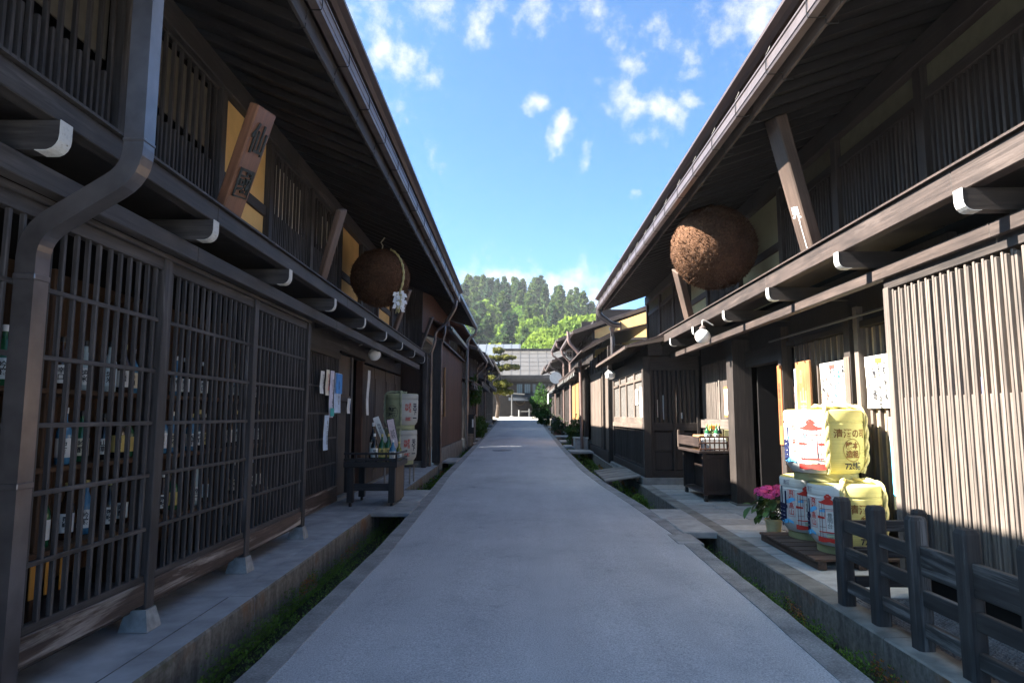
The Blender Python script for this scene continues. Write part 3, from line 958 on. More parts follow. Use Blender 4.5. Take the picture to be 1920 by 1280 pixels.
# upper storey
XU = -3.32
ups = [1.2, 3.1, 5.05, 6.85, 8.30, 10.05, 11.80, 13.50, 15.2, 17.0, 18.9]
for y in ups:
    pbox('upper_post', LH, XU - .06, XU + .07, y - .06, y + .06, 3.36, 5.16, wd('z'))
pbox('wall_plate', LH, XU - .08, XU + .09, 1.0, 9.2, 5.165, 5.42, wd('y'), .008)
pbox('wall_plate', LH, XU - .08, XU + .09, 9.204, 19.2, 5.165, 5.42, wd('y'), .008)
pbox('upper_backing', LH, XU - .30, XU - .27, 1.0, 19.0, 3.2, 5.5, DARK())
PALEB = plain('paper_screen', (.78, .75, .66), .85, .1, noise=.08)
def upat(k, z0, z1):
    return (z0, z1) if k % 2 == 0 else (z0, z0 + (z1 - z0) * .52)
for (a, c, kind) in [(1.26, 3.04, 'l'), (3.16, 4.99, 'l'), (5.11, 6.79, 'l'), (6.91, 8.24, 'p'), (8.36, 9.99, 'w'), (10.11, 11.74, 'v'), (11.86, 13.44, 'p'), (13.56, 15.14, 'd'), (15.26, 16.94, 'p'), (17.06, 18.84, 'd')]:
    if kind == 'p':
        for z0, z1 in ((3.36, 4.16), (4.30, 5.16)):
            pbox('plaster_panel', LH, XU - .05, XU - .01, a, c, z0, z1, ORANGE(), .0)
        pbox('tie_rail', LH, XU - .055, XU + .025, a, c, 4.163, 4.297, wd('y'))
    else:
        bk = None
        if kind == 'w':
            bk = (XU - .06, PALEB, 4.34, 5.05)
        elif kind == 'v':
            bk = (XU - .06, PALEB, 4.45, 5.0)
        elif kind == 'l':
            bk = (XU - .07, plain('old_paper_screen', (.13, .12, .10), .85, .1), 4.45, 5.1)
        lattice(LH, 'upper_lattice', XU, a, c, 3.40, 5.14, .072, .030, .036, [3.385, 5.15], wd('z'), wd('y'), -1, back=bk, pattern=upat)
# braces; the nearest one carries carved signs
SGW = wsign('z')
b1, rot1 = brace(LH, -1, (-2.72, 5.80, 3.36), (-2.33, 5.60, 4.34), .36, .09, SGW, 'broad reddish brace board with two carved characters')
CARV = plain('carved_patina', (.035, .038, .034), .7, .2, noise=.5, nscale=25)
for ch, fr in (('仙', .22), ('國', -.16)):
    tm = text_mesh(ch, .30, CARV, depth=.006, bold=.002)
    p = Vector((-2.525, 5.70, 3.85)) + rot1 @ Vector((0, 0, fr * 1.08)) + rot1 @ Vector((0, .052 if (rot1 @ Vector((0, 1, 0))).x > 0 else -.052, 0))
    # lettering lies in its own XZ plane facing -Y: turn it to lie on the street face of the brace
    tX = (rot1 @ Vector((1, 0, 0))); tZ = (rot1 @ Vector((0, 0, 1)))
    nY = tZ.cross(tX)
    if nY.x > 0:
        tX = -tX; nY = -nY
    put('carved_character', tm, b1, p, Matrix((tX, nY, tZ)).transposed())
brace(LH, -1, (-2.72, 8.76, 3.36), (-2.33, 8.32, 4.28), .22, .07, wood('brace_wood', (.07, .045, .033), (.16, .105, .08), axis='z'))
brace(LH, -1, (-2.72, 14.25, 3.36), (-2.33, 13.9, 4.28), .22, .07, wood('brace_wood', (.07, .045, .033), (.16, .105, .08), axis='z'))
brace(LH, -1, (-2.72, 18.2, 3.36), (-2.33, 17.9, 4.28), .22, .07, wd('z'))
# square downspout that cranks in under the lower eave
pp = fillet([(-2.30, 3.60, 4.98), (-2.24, 3.60, 4.6), (-2.24, 3.60, 2.98), (-2.80, 3.60, 2.62), (-2.80, 3.60, .02)], .14, 6)
put('downspout', MB().tube(pp, 0, sq=(.115, .115), up=(1, 0, 0)).mesh(PIPE()), LH)
for z in (1.2, 2.35):
    pbox('pipe_band', LH, -2.863, -2.737, 3.537, 3.663, z, z + .035, PIPE())
for z in (3.15,):
    pbox('pipe_band', LH, -2.303, -2.177, 3.537, 3.663, z, z + .02, PIPE())
# dark patched foot of the downspout
# gutter outlet and wriggling pipe at the far end
put('end_downspout', MB().tube(fillet([(-1.78, 19.2, 5.0), (-1.80, 19.2, 4.75), (-2.05, 19.25, 4.35), (-2.40, 19.3, 4.05), (-2.42, 19.3, 3.7), (-2.52, 19.3, 3.45), (-2.52, 19.3, .1)], .12, 5), .042, 8).mesh(PIPE(), smooth=True), LH)

# ================================================================== RIGHT NEAR HOUSE
RH = thing('wooden_townhouse', 'long dark timber townhouse with sunlit slatted wall and cream plaster on the near right', 'house', (4.0, 8, 0))
near_eave(RH, 1, 2.33, 5.27, 2.38, 4.885, 5.04, 2.53, 4.83, 5.06, 4.0, 5.32, 1.0, 20.55, wdarkened, .33, wpale)
ARMS_R = [4.56 + 1.82 * k for k in range(-1, 6)]
lower_eave(RH, 1, 3.10, 3.17, 3.205, 3.40, 3.42, 2.885, 3.0, ARMS_R, 3.03, 3.19, 4.0, 1.0, 15.9, wfascia, wr)
for yp in (6.26, 8.03, 9.8, 11.8, 13.8, 15.4, 16.9, 18.6, 20.45, 4.5, 2.7):
    pbox('upper_post', RH, 3.93, 4.07, yp - .065, yp + .065, 3.40, 5.03, wr('z'))
pbox('wall_plate', RH, 3.90, 4.10, 1.0, 10.8, 5.035, 5.29, wr('y'), .008)
pbox('wall_plate', RH, 3.90, 4.10, 10.804, 20.55, 5.035, 5.29, wr('y'), .008)
pbox('upper_backing', RH, 4.30, 4.34, 1.0, 20.5, 3.2, 5.5, DARK())
def sidewall(parent, y, x0, x1, z0, z1):
    pbox('end_wall', parent, x0, x1, y - .03, y + .03, z0, z1, wr('z'))
sidewall(RH, 20.50, 4.08, 8.0, 0, 5.4)
for (a, c, kind) in [(1.3, 2.63, 'l'), (2.77, 4.43, 'l'), (4.57, 6.19, 'l'), (6.33, 7.96, 'l'), (8.1, 9.73, 'l'), (9.87, 11.73, 'p'), (11.87, 13.73, 'd'), (13.87, 15.33, 'p'), (15.47, 16.83, 'l'), (16.97, 18.53, 'l'), (18.67, 20.38, 'l')]:
    if kind == 'p':
        for z0, z1 in ((3.40, 4.14), (4.27, 5.03)):
            pbox('plaster_panel', RH, 4.01, 4.05, a, c, z0, z1, CREAM(), .0)
        pbox('tie_rail', RH, 3.975, 4.055, a, c, 4.143, 4.267, wr('y'))
    else:
        ztop = 4.66
        pbox('plaster_strip', RH, 4.0, 4.04, a, c, 4.79, 5.03, plain('dark_olive_plaster', (.11, .105, .07), .9, .1), .0)  # plaster strip in a darker olive than the cream panels
        pbox('lintel', RH, 3.96, 4.05, a, c, 4.67, 4.785, wr('y'))
        lattice(RH, 'upper_lattice', 4.0, a, c, 3.43, 4.665, .078, .034, .045, [3.42], wr('z'), wr('y'), 1)
BW2 = wood('right_brace_wood', (.05, .034, .027), (.12, .085, .068), axis='z')
b2, rot2 = brace(RH, 1, (3.36, 7.42, 3.40), (2.84, 7.05, 4.90), .30, .13, BW2, 'dark brace with white brushed characters, sunlit at its foot')
CH = plain('white_brush_paint', (.55, .57, .60), .7, .2, noise=.35, nscale=40)
def on_brace(bobj, rot, c, ln, mesh, fr, side, off, du=0.0):
    tX = rot @ Vector((1, 0, 0)); tZ = rot @ Vector((0, 0, 1)); nY = tZ.cross(tX)
    if (nY.x > 0) != (side > 0):
        pass
    want = -side              # the face turned to the street
    if nY.x * want > 0:       # lettering faces -Y of its frame
        tX = -tX; nY = -nY
    p = Vector(c) + tZ * (fr * ln) - nY * off + tX * du
    return put('brushed_character', mesh, bobj, p, Matrix((tX, nY, tZ)).transposed())
bc = (Vector((3.36, 7.42, 3.40)) + Vector((2.84, 7.05, 4.90))) / 2
on_brace(b2, rot2, bc, 1.6, text_mesh('界', .20, CH, bold=.004), -.19, 1, .068)
st = MB().prism([(-.008, -.19), (.010, -.19), (.008, .20), (-.006, .20)], 'y', -.001, .001).mesh(CH)
on_brace(b2, rot2, bc, 1.6, st, -.36, 1, .068, .03)
brace(RH, 1, (3.36, 12.95, 3.40), (2.98, 12.35, 4.35), .30, .12, BW2)
# projecting slatted wall in the sun
SX = 3.50
sl_lat = hollow('slat_screen', RH, (SX, 4, .4))
pitch_ = .0335; k = 0; yv_ = 6.12
while yv_ > 2.9:
    tall = k % 3 != 2
    z1 = (2.775 if k % 3 == 0 else 2.755) if tall else 1.76
    put('slat', bx(.034 if tall else .026, .0235, round(z1 - .44, 3), wslat('z'), .003), sl_lat, (SX + (0 if tall else .007), yv_ + random.uniform(-.0025, .0025), (z1 + .44) / 2), (random.uniform(-.002, .002), 0, random.uniform(-.06, .06)))
    yv_ -= pitch_; k += 1
pbox('screen_post', RH, 3.455, 3.56, 6.15, 6.235, .10, 2.80, wslat('z'))
pbox('screen_head', RH, 3.47, 3.58, 1.0, 6.24, 2.785, 2.93, wr('y'))
pbox('screen_sill', RH, 3.46, 3.58, 1.0, 6.15, .33, .435, wslat('y'))
for z in (.9, 1.45, 2.2):
    pbox('screen_rail', RH, 3.525, 3.545, 1.5, 6.15, z, z + .03, wslat('y'))
pbox('screen_glass_back', RH, 3.66, 3.68, 1.0, 6.2, .3, 2.9, plain('shop_dark', (.03, .022, .018), .35, .5))
pbox('screen_end_board', RH, 3.565, 4.05, 6.16, 6.225, .1, 2.93, wr('z'))
pbox('screen_gap_shade', RH, 3.6, 3.63, 1.0, 6.1, -.03, .33, DARK())  # near-black sheet drawn for the shade in the gap under the screen
IB = [(.75, .42, .08), (.65, .16, .06), (.5, .42, .3), (.16, .2, .4)]
for i, (yc, w, z0, z1, ci) in enumerate([(5.62, .10, 1.25, 2.0, 2), (5.40, .05, 1.5, 2.1, 0), (5.2, .12, 1.2, 1.9, 3), (4.95, .05, 1.3, 1.9, 1), (4.62, .04, 1.2, 2.3, 0), (4.32, .05, 1.4, 1.9, 0), (5.8, .05, 1.35, 1.75, 1), (4.75, .03, 1.0, 2.5, 0)]):
    pbox('interior_banner', RH, 3.63, 3.645, yc - w / 2, yc + w / 2, z0, z1, plain('banner_%d' % ci, IB[ci], .8, .1))
# recessed shop wall with broad bamboo strips
XB = 4.12
BAM = wood('bamboo_strip', (.30, .22, .14), (.50, .40, .28), axis='x', rough=.7)
def shopwall(y0, y1):
    lt = hollow('strip_screen', RH, (XB, (y0 + y1) / 2, .4))
    put('backing', bx(.02, y1 - y0, 2.3, plain('dark_recess', (.03, .018, .013), .8, .2), 0), lt, (XB + .045, (y0 + y1) / 2, 1.5))
    n = int((y1 - y0) / .165)
    p = (y1 - y0) / n
    for k in range(n):
        put('bamboo_strip', bx(.016, p * .55, 2.26, BAM, .003), lt, (XB + .02, y0 + (k + .5) * p, 1.5))
        put('slat', bx(.05, p * .30, 2.26, wslat('z'), .004), lt, (XB + .0, y0 + (k + 1.0) * p - .0, 1.5)) if k < n - 1 else None
shopwall(6.3, 7.95)
shopwall(8.32, 10.0)
pbox('post', RH, 4.0, 4.15, 8.02, 8.17, .05, 2.95, wr('z'))
pbox('sunlit_post_face', RH, 3.985, 3.998, 8.03, 8.16, 1.25, 2.31, wpale('z'))  # pale face puts the sunlit stretch of the post into colour
pbox('post', RH, 4.02, 4.15, 7.86, 7.95, .05, 2.9, wslat('z'))
pbox('shop_sill', RH, 4.03, 4.2, 6.25, 10.05, .05, .37, wr('y'))
pbox('shop_head', RH, 4.05, 4.2, 6.25, 10.05, 2.64, 2.72, wr('y'))
pbox('curtain_rod', RH, 3.93, 3.955, 6.3, 10.45, 2.745, 2.77, plain('rod', (.10, .09, .085), .4, .5))
pbox('upper_wall_boards', RH, 4.10, 4.18, 6.2, 15.0, 2.722, 3.35, wr('z'))
pbox('post', RH, 3.98, 4.14, 10.06, 10.22, .05, 2.95, wr('z'))
pbox('post', RH, 3.78, 4.12, 11.80, 12.15, .06, 2.95, wr('z'))
pbox('post_foot', RH, 3.76, 4.14, 11.78, 12.17, .0, .058, CONC())
# doorway
pbox('door_lintel', RH, 4.02, 4.2, 10.22, 11.8, 2.45, 2.72, wr('y'))
pbox('sliding_door', RH, 4.35, 4.40, 10.3, 11.2, .05, 2.4, wood('door_wood', (.035, .02, .015), (.085, .05, .037), axis='z'))
for z in (.9, 1.78, 1.95):
    pbox('door_rail', RH, 4.335, 4.349, 10.33, 11.17, z, z + .035, wr('y'))
pbox('inner_wall', RH, 4.9, 4.95, 10, 12, 0, 2.8, DARK())
pbox('inner_side', RH, 4.2, 4.9, 11.75, 11.79, 0, 2.8, DARK())
# lattice wall behind the cart
lattice(RH, 'lattice_window', 4.10, 12.30, 13.55, 1.52, 2.70, .062, .03, .035, [], wslat('z'), wslat('y'), 1, back=(4.16, DARK(), 1.5, 2.7))
lattice(RH, 'lattice_window', 4.10, 13.65, 14.93, 1.52, 2.70, .062, .03, .035, [], wslat('z'), wslat('y'), 1, back=(4.16, DARK(), 1.5, 2.7))
pbox('window_stile', RH, 4.06, 4.15, 13.56, 13.64, 1.3, 2.72, wslat('z'))
pbox('window_sill', RH, 4.04, 4.16, 12.25, 14.95, 1.32, 1.515, wslat('y'))
for k in range(7):
    w_ = 2.7 / 7
    pbox('wainscot_board', RH, 4.09, 4.12, 12.25 + k * w_ + .003, 12.25 + (k + 1) * w_ - .003, .2, 1.315, wr('z'))
pbox('wall_foot', RH, 4.07, 4.2, 12.2, 14.95, .0, .198, CONC())
pbox('wall_core', RH, 4.2, 4.25, 12.2, 14.98, 0, 3.3, DARK())

# ================================================================== BAY-FRONTED SHOP NEXT DOOR (right)
DH = thing('bay_fronted_shop', 'dark boxy shop bay with lean-to roof and paned window, behind the right bottle cart', 'house', (2.8, 15.0, 0))
zb_ = .10
pbox('plinth', DH, 2.70, 4.10, 14.92, 20.3, -.05, .21, plain('plinth_stone', (.22, .22, .215), .85, .2, noise=.25, nscale=5, bump=.3), .012)
pbox('corner_post', DH, 2.76, 2.93, 14.97, 15.14, .215, 2.93, wr('z'), .006)
pbox('corner_post', DH, 2.77, 2.90, 20.0, 20.12, .215, 2.93, wr('z'), .006)
# face towards the viewer: door with slatted light above panels
pbox('door_frame', DH, 2.935, 4.05, 15.02, 15.09, 2.62, 2.93, wr('x'))
pbox('door_frame', DH, 2.935, 4.05, 15.02, 15.09, 1.25, 1.42, wr('x'))
pbox('door_frame', DH, 2.935, 4.05, 15.02, 15.09, .215, .36, wr('x'))
for x in (2.935, 3.42, 3.97):
    pbox('door_stile', DH, x, x + .07, 15.015, 15.095, .36, 2.62, wr('z'))
for i in range(2):
    for j in range(2):
        x0 = 3.012 + i * .49 if i == 0 else 3.50
        pbox('door_panel', DH, x0, x0 + (.40 if i == 0 else .46), 15.05, 15.07, .37 + j * .44, .37 + j * .44 + .41, wr('z'), .01)
    pbox('panel_rail', DH, 3.012, 3.965, 15.04, 15.085, .785, .805, wr('x')) if i == 0 else None
for k in range(9):
    x = 3.03 + k * .105
    pbox('window_bar', DH, x, x + .055, 15.035, 15.075, 1.425, 2.615, wr('z'))
pbox('door_glass', DH, 3.01, 3.97, 15.10, 15.11, 1.3, 2.65, plain('dim_glass', (.02, .022, .025), .12, .6))
for x, z0, z1, w in ((3.08, 1.55, 1.95, .03), (3.22, 1.5, 2.05, .025), (3.63, 1.52, 1.66, .06)):
    pbox('light_patch', DH, x, x + w, 15.085, 15.095, z0, z1, plain('paper_white', (.75, .74, .70), .9, .1))  # white strips painted in as small patches of light on the door
# street front
pbox('front_head', DH, 2.78, 2.88, 15.145, 20.0, 2.62, 2.93, wr('y'))
pbox('front_sill', DH, 2.755, 2.88, 15.145, 20.0, 1.28, 1.40, wpale('y'))
GL = plain('window_glass_pale', (.16, .15, .14), .15, .6, noise=.2)
yw = [15.15, 16.35, 17.6, 18.75, 20.0]
for a, c in zip(yw[:-1], yw[1:]):
    pbox('window_frame', DH, 2.785, 2.84, a, a + .06, 1.40, 2.62, wpale('z'))
    pbox('window_frame', DH, 2.785, 2.84, c - .06, c, 1.40, 2.62, wpale('z'))
    pbox('window_rail', DH, 2.785, 2.84, a + .06, c - .06, 2.40, 2.46, wpale('y'))
    pbox('window_rail', DH, 2.785, 2.84, a + .06, c - .06, 1.40, 1.55, wpale('y'))
    pbox('pane', DH, 2.822, 2.832, a + .06, c - .06, 1.55, 2.40, GL, 0)
    pbox('upper_pane', DH, 2.822, 2.832, a + .06, c - .06, 2.46, 2.62, GL, 0)
    lattice(DH, 'lower_lattice', 2.83, a + .04, c - .04, .42, 1.27, .13, .045, .04, [.44, 1.24], wr('z'), wr('y'), 1, back=(2.88, DARK(), .4, 1.28))
pbox('front_base', DH, 2.765, 2.88, 15.145, 20.0, .215, .40, wr('y'))
pbox('front_mask', DH, 2.95, 3.0, 15.2, 20.2, .2, 2.95, DARK())
pbox('paper_notice', DH, 2.80, 2.806, 15.30, 15.62, 1.42, 2.25, plain('paper_white', (.75, .74, .70), .9, .1))
pbox('paper_notice', DH, 2.80, 2.806, 15.9, 16.25, 1.85, 2.22, plain('paper_white', (.75, .74, .70), .9, .1))
pbox('blue_notice', DH, 2.798, 2.803, 15.24, 15.32, 1.50, 2.0, plain('paper_blue', (.12, .42, .72), .8, .1))
# lean-to roof sweeping down to the street
rf = MB().prism([(2.30, 3.10), (2.30, 3.135), (2.6, 3.235), (3.2, 3.40), (4.2, 3.66), (4.2, 3.61), (3.2, 3.355), (2.6, 3.195)], 'y', 14.55, 20.3)
put('lean_to_roof', rf.mesh(ROOFM()), DH)
pbox('roof_edge', DH, 2.295, 2.345, 14.54, 20.31, 3.06, 3.098, wpale('y'))
vb = MB().prism([(2.33, 3.09), (2.33, 3.118), (3.2, 3.34), (3.2, 3.24)], 'y', 14.53, 14.549)
put('verge_board', vb.mesh(wpale('x')), DH)
pbox('eave_block', DH, 2.85, 3.15, 14.75, 14.95, 2.94, 3.28, wr('y'))
n_ = 12
for k in range(n_):
    yc = 14.7 + k * .49
    beam('rafter', DH, (2.36, yc, 3.07), (3.1, yc, 3.28), .05, .07, wr('z'))
pbox('upper_wall', DH, 3.15, 4.1, 15.1, 20.2, 2.95, 3.3, wr('y'))
# hexagonal street lamp on the bay
hl = thing('wall_lantern', 'white six-sided glass lantern under the lean-to roof of the right bay shop', 'lantern', (2.55, 18.9, 2.62))
put('shade', MB().lathe([(.05, .0), (.13, .05), (.15, .17), (.06, .26)], 6, (2.55, 18.9, 2.62)).mesh(plain('milk_glass', (.80, .80, .78), .35, .5)), hl)
put('cap', MB().lathe([(.06, .262), (.03, .30), (.012, .40)], 8, (2.55, 18.9, 2.62)).mesh(METAL()), hl)
# timber grating over the drain
gr = thing('drain_grating', 'sloping weathered timber plank grating over the right drain below the bay', 'grating', (2.3, 16.3, .1))
for k in range(5):
    y0 = 15.1 + k * .5
    beam('plank', gr, (1.90, y0 + .25, ZR(y0) + .05), (2.70, y0 + .25, ZR(y0) + .16), .46, .035, wood('grey_plank', (.16, .15, .14), (.30, .285, .27), axis='z', rough=.85, vary=(.75, 1.15)))
beam('bearer', gr, (2.0, 15.05, ZR(15) + .02), (2.0, 17.6, ZR(17) + .02), .07, .06, wr('z'))
beam('bearer', gr, (2.6, 15.05, ZR(15) + .10), (2.6, 17.6, ZR(17) + .10), .07, .06, wr('z'))

# ================================================================== THINGS IN THE STREET
PAPER = lambda: plain('paper_white', (.75, .74, .70), .9, .1)
INK = lambda: plain('black_ink', (.03, .03, .035), .8, .1)
RED = lambda: plain('red_ink', (.50, .045, .035), .8, .1)
BLUE = lambda: plain('blue_ink', (.05, .20, .48), .8, .1)
GREEN = lambda: plain('green_ink', (.05, .32, .14), .8, .1)
ROTR = Matrix.Rotation(-math.pi / 2, 3, 'Z')      # lettering on walls that face the street from the right
ROTL = Matrix.Rotation(math.pi / 2, 3, 'Z')       # ... from the left

def rope(path, r, twist=9.0, n=6, mat=None, strands=2):
    """twisted straw rope along a smooth path"""
    pts = [Vector(p) for p in path]
    # resample
    seg = [0]
    for a, b in zip(pts[:-1], pts[1:]):
        seg.append(seg[-1] + (b - a).length)
    L = seg[-1]; m = max(8, int(L / (r * 1.3)))
    res = []
    for i in range(m + 1):
        d = L * i / m
        j = max(0, min(len(seg) - 2, int(np.searchsorted(seg, d)) - 1))
        t = (d - seg[j]) / max(1e-6, seg[j + 1] - seg[j])
        res.append(pts[j].lerp(pts[j + 1], max(0, min(1, t))))
    b = MB(); frames = []; u = None
    for i, p in enumerate(res):
        t = (res[min(i + 1, m)] - res[max(i - 1, 0)]).normalized()
        if u is None:
            ref = Vector((0, 0, 1)) if abs(t.z) < .9 else Vector((1, 0, 0))
            u = (ref - t * ref.dot(t)).normalized()
        else:
            u = (u - t * u.dot(t)).normalized()
        frames.append((p, u.copy(), t.cross(u)))
    for k in range(strands):
        hp = []
        for i, (p, u_, w_) in enumerate(frames):
            a = 2 * math.pi * k / strands + i * L / m / r * .55
            hp.append(p + (u_ * math.cos(a) + w_ * math.sin(a)) * r * .5)
        b.tube(hp, r * .62, n)
    return b.mesh(mat or plain('straw_rope', (.55, .47, .22), .9, .1, noise=.2, nscale=40), smooth=True)

def sheet(parent, w, z0, z1, rot, c, mat, curl=.0, name='sheet'):
    """thin paper, slightly curled, lettering frame: x right, front -Y"""
    b = MB(); nx, nz = 3, 6; vs = []
    for side in (0, 1):
        for j in range(nz + 1):
            for i in range(nx + 1):
                u_ = i / nx - .5; v_ = j / nz
                vs.append((u_ * w, .0012 * side - curl * (.25 - u_ * u_) * 2 + curl * math.sin(v_ * 5) * .5, (v_ - .5) * (z1 - z0)))
    fs = []
    st = (nx + 1) * (nz + 1)
    for j in range(nz):
        for i in range(nx):
            a = j * (nx + 1) + i
            fs.append((a, a + 1, a + nx + 2, a + nx + 1)); fs.append((st + a, st + a + nx + 1, st + a + nx + 2, st + a + 1))
    b.add(vs, fs)
    return put(name, b.mesh(mat, smooth=True, fix=False), parent, c, rot)

# ------------------------------------------------------------------ cedar balls
def cedar_ball(label, c, r, seed, rope_mesh=False):
    t = thing('cedar_ball', label, 'cedar ball', (c[0], c[1], c[2] - r), 0, 'cedar balls under the eaves')
    rs = np.random.RandomState(seed)
    m, nt, b_ = _base('cedar_needles_%d' % seed, .95, .1)
    v = _coord(nt, (1, 1, 1), False)
    n1 = _noise(nt, v, 34, 6, .7)
    col = _ramp(nt, n1, [(.3, (.045, .024, .015)), (.55, (.125, .068, .041)), (.75, (.22, .13, .083))])
    n2 = _noise(nt, v, 3.0, 4, .6)
    col = _mix(nt, 1.0, col, _ramp(nt, n2, [(.3, (.65, .62, .6)), (.7, (1.15, 1.1, 1.05))]), 'MULTIPLY')
    nt.links.new(col, b_.inputs['Base Color'])
    _bump(nt, b_, n1, .8, .03)
    # lumpy core
    bm = bmesh.new()
    bmesh.ops.create_icosphere(bm, subdivisions=5, radius=1.0)
    from mathutils import noise as mn
    for vv in bm.verts:
        p = vv.co.normalized()
        d = 1 + .018 * mn.noise(p * 4 + Vector((seed, 0, 0))) + .030 * mn.noise(p * 17) + .026 * mn.noise(p * 38)
        vv.co = p * (r * .975) * d
        vv.co.z *= 1.0 if vv.co.z > 0 else .97
    me = bpy.data.meshes.new('ball'); bm.to_mesh(me); bm.free()
    me.materials.append(m)
    me.polygons.foreach_set('use_smooth', [True] * len(me.polygons))
    ball = put('ball', me, t, c)
    # clipped sprigs
    N_ = 15000
    d = rs.normal(size=(N_, 3)); d /= np.linalg.norm(d, axis=1)[:, None]
    tn = np.cross(d, rs.normal(size=(N_, 3))); tn /= np.linalg.norm(tn, axis=1)[:, None]
    base = d * r * .965
    ln = rs.uniform(.012, .032, N_)[:, None] * (r / .6); wd_ = rs.uniform(.003, .009, N_)[:, None] * (r / .6)
    tip = base + (d * rs.uniform(.6, 1.1, N_)[:, None] + rs.normal(size=(N_, 3)) * .45) * ln
    V = np.concatenate([base + tn * wd_, base - tn * wd_, tip], 1).reshape(-1, 3)
    sp = bpy.data.meshes.new('sprigs')
    sp.from_pydata(V.tolist(), [], np.arange(3 * N_).reshape(-1, 3).tolist())
    sp.materials.append(m)
    put('sprigs', sp, t, c, kind='stuff')
    return t
lb = cedar_ball('brown cedar ball hung with straw rope and white paper streamers under the left eave', (-2.70, 12.3, 4.20), .565, 1)
wire = plain('pale_cord', (.5, .45, .35), .8, .2)
put('hanging_cord', MB().tube([(-2.68, 12.3, 4.74), (-2.66, 12.28, 4.83), (-2.70, 12.3, 4.90), (-2.62, 12.25, 4.98)], .012, 6).mesh(wire), lb)
ctr = Vector((-2.70, 12.3, 4.20))
arc = []
for k in range(15):
    a = R(65 - k * 6.6)
    dirv = Vector((.86, -.51, 0)) * math.cos(a) + Vector((0, 0, 1)) * math.sin(a)
    arc.append(ctr + dirv.normalized() * .585)
put('straw_rope', rope(arc, .022), lb)
end = arc[-1]
rs = random.Random(8)
for k in range(6):
    ox, oy = rs.uniform(-.07, .07), rs.uniform(-.06, .06)
    b = MB(); z = end.z - .01 - rs.uniform(0, .12); x, y = end.x + ox, end.y + oy - .02
    for j in range(5):
        w = .026; h = .07
        sx_ = .022 * (1 if (j + k) % 2 else -1)
        b.add([(x - w + sx_, y - .015, z), (x + w + sx_, y + .015, z), (x + w + sx_ * 2, y + .02, z - h), (x - w + sx_ * 2, y - .01, z - h)], [(0, 1, 2, 3)])
        b.add([(x - w + sx_, y - .0165, z), (x + w + sx_, y + .0135, z), (x + w + sx_ * 2, y + .0185, z - h), (x - w + sx_ * 2, y - .0115, z - h)], [(3, 2, 1, 0)])
        z -= h * .86; y += rs.uniform(-.02, .02)
    put('paper_streamer', b.mesh(plain('shide_paper', (.82, .83, .85), .8, .1), fix=False), lb)
tas = MB()
for k in range(26):
    a = rs.uniform(0, 6.28); q = rs.uniform(0, .05)
    tas.tube([(end.x + q * math.cos(a) * .4, end.y + q * math.sin(a) * .4, end.z), (end.x + q * math.cos(a) * 1.6 - .03, end.y + q * math.sin(a) * 1.6, end.z - rs.uniform(.3, .46))], .006, 4)
put('straw_tassel', tas.mesh(plain('straw_rope', (.55, .47, .22), .9, .1)), lb)
rb = cedar_ball('large half-sunlit brown cedar ball under the right eave', (3.19, 10.7, 4.35), .70, 2)
put('hanging_cord', MB().tube([(3.19, 10.7, 5.04), (3.19, 10.7, 5.2)], .012, 6).mesh(plain('iron', (.03, .028, .028))), rb)

# ------------------------------------------------------------------ globe lamps
MILK = plain('milk_glass', (.80, .80, .78), .35, .5)
def globe(label, c, r, arm):
    t = thing('globe_lamp', label, 'lamp', (c[0], c[1], c[2] - r), 0, 'globe lamps under the eaves')
    bm = bmesh.new(); bmesh.ops.create_uvsphere(bm, u_segments=28, v_segments=18, radius=r)
    me = bpy.data.meshes.new('globe'); bm.to_mesh(me); bm.free(); me.materials.append(MILK)
    me.polygons.foreach_set('use_smooth', [True] * len(me.polygons))
    put('globe', me, t, c)
    put('collar', MB().lathe([(.055, .0), (.055, .035), (.03, .06), (.012, .075)], 12, (c[0], c[1], c[2] + r - .012)).mesh(METAL()), t)
    put('arm', MB().tube(fillet([(c[0], c[1], c[2] + r + .05), (c[0], c[1], c[2] + r + .17), arm], .08, 5), .010, 6).mesh(WHITE()), t)
globe('white globe lamp on a curved arm under the right lower eave', (3.02, 10.9, 2.90), .125, (3.2, 10.9, 3.09))
globe('white globe lamp under the left lower eave beside the left doorway', (-2.98, 13.2, 2.82), .125, (-3.3, 13.2, 3.0))

# ------------------------------------------------------------------ sake barrels
def wrap_strip(r, x0, x1, lo, hi, n=6):
    """patch of flat print between z=lo(x) and z=hi(x), bent round radius r"""
    vs = []; fs = []
    for i in range(n + 1):
        x = x0 + (x1 - x0) * i / n; a = x / r
        for z in (lo(x) if callable(lo) else lo, hi(x) if callable(hi) else hi):
            vs.append((r * math.sin(a), -r * math.cos(a), z))
    for i in range(n):
        fs.append((2 * i, 2 * i + 2, 2 * i + 3, 2 * i + 1))
    return vs, fs
def straw_mat(name, c, band):
    m, nt, b = _base(name, .85, .15)
    tc = nt.nodes.new('ShaderNodeTexCoord')
    sg = nt.nodes.new('ShaderNodeMapping'); sg.inputs['Scale'].default_value = (2, 2, 160)
    nt.links.new(tc.outputs['Object'], sg.inputs['Vector'])
    n = _noise(nt, sg.outputs[0], 1.0, 3, .6)
    col = _ramp(nt, n, [(.3, [x * .82 for x in c]), (.7, [min(1, x * 1.1) for x in c])])
    v = _coord(nt, (1, 1, 1)); n2 = _noise(nt, v, 5, 4)
    col = _mix(nt, 1.0, col, _ramp(nt, n2, [(.3, (.88, .88, .85)), (.7, (1.05, 1.04, 1.02))]), 'MULTIPLY')
    nt.links.new(col, b.inputs['Base Color'])
    _bump(nt, b, n, band, .004)
    return m
STRAW = straw_mat('straw_mat_yellow', (.50, .45, .17), .22)
STRAWG = straw_mat('straw_mat_green', (.42, .43, .25), .22)
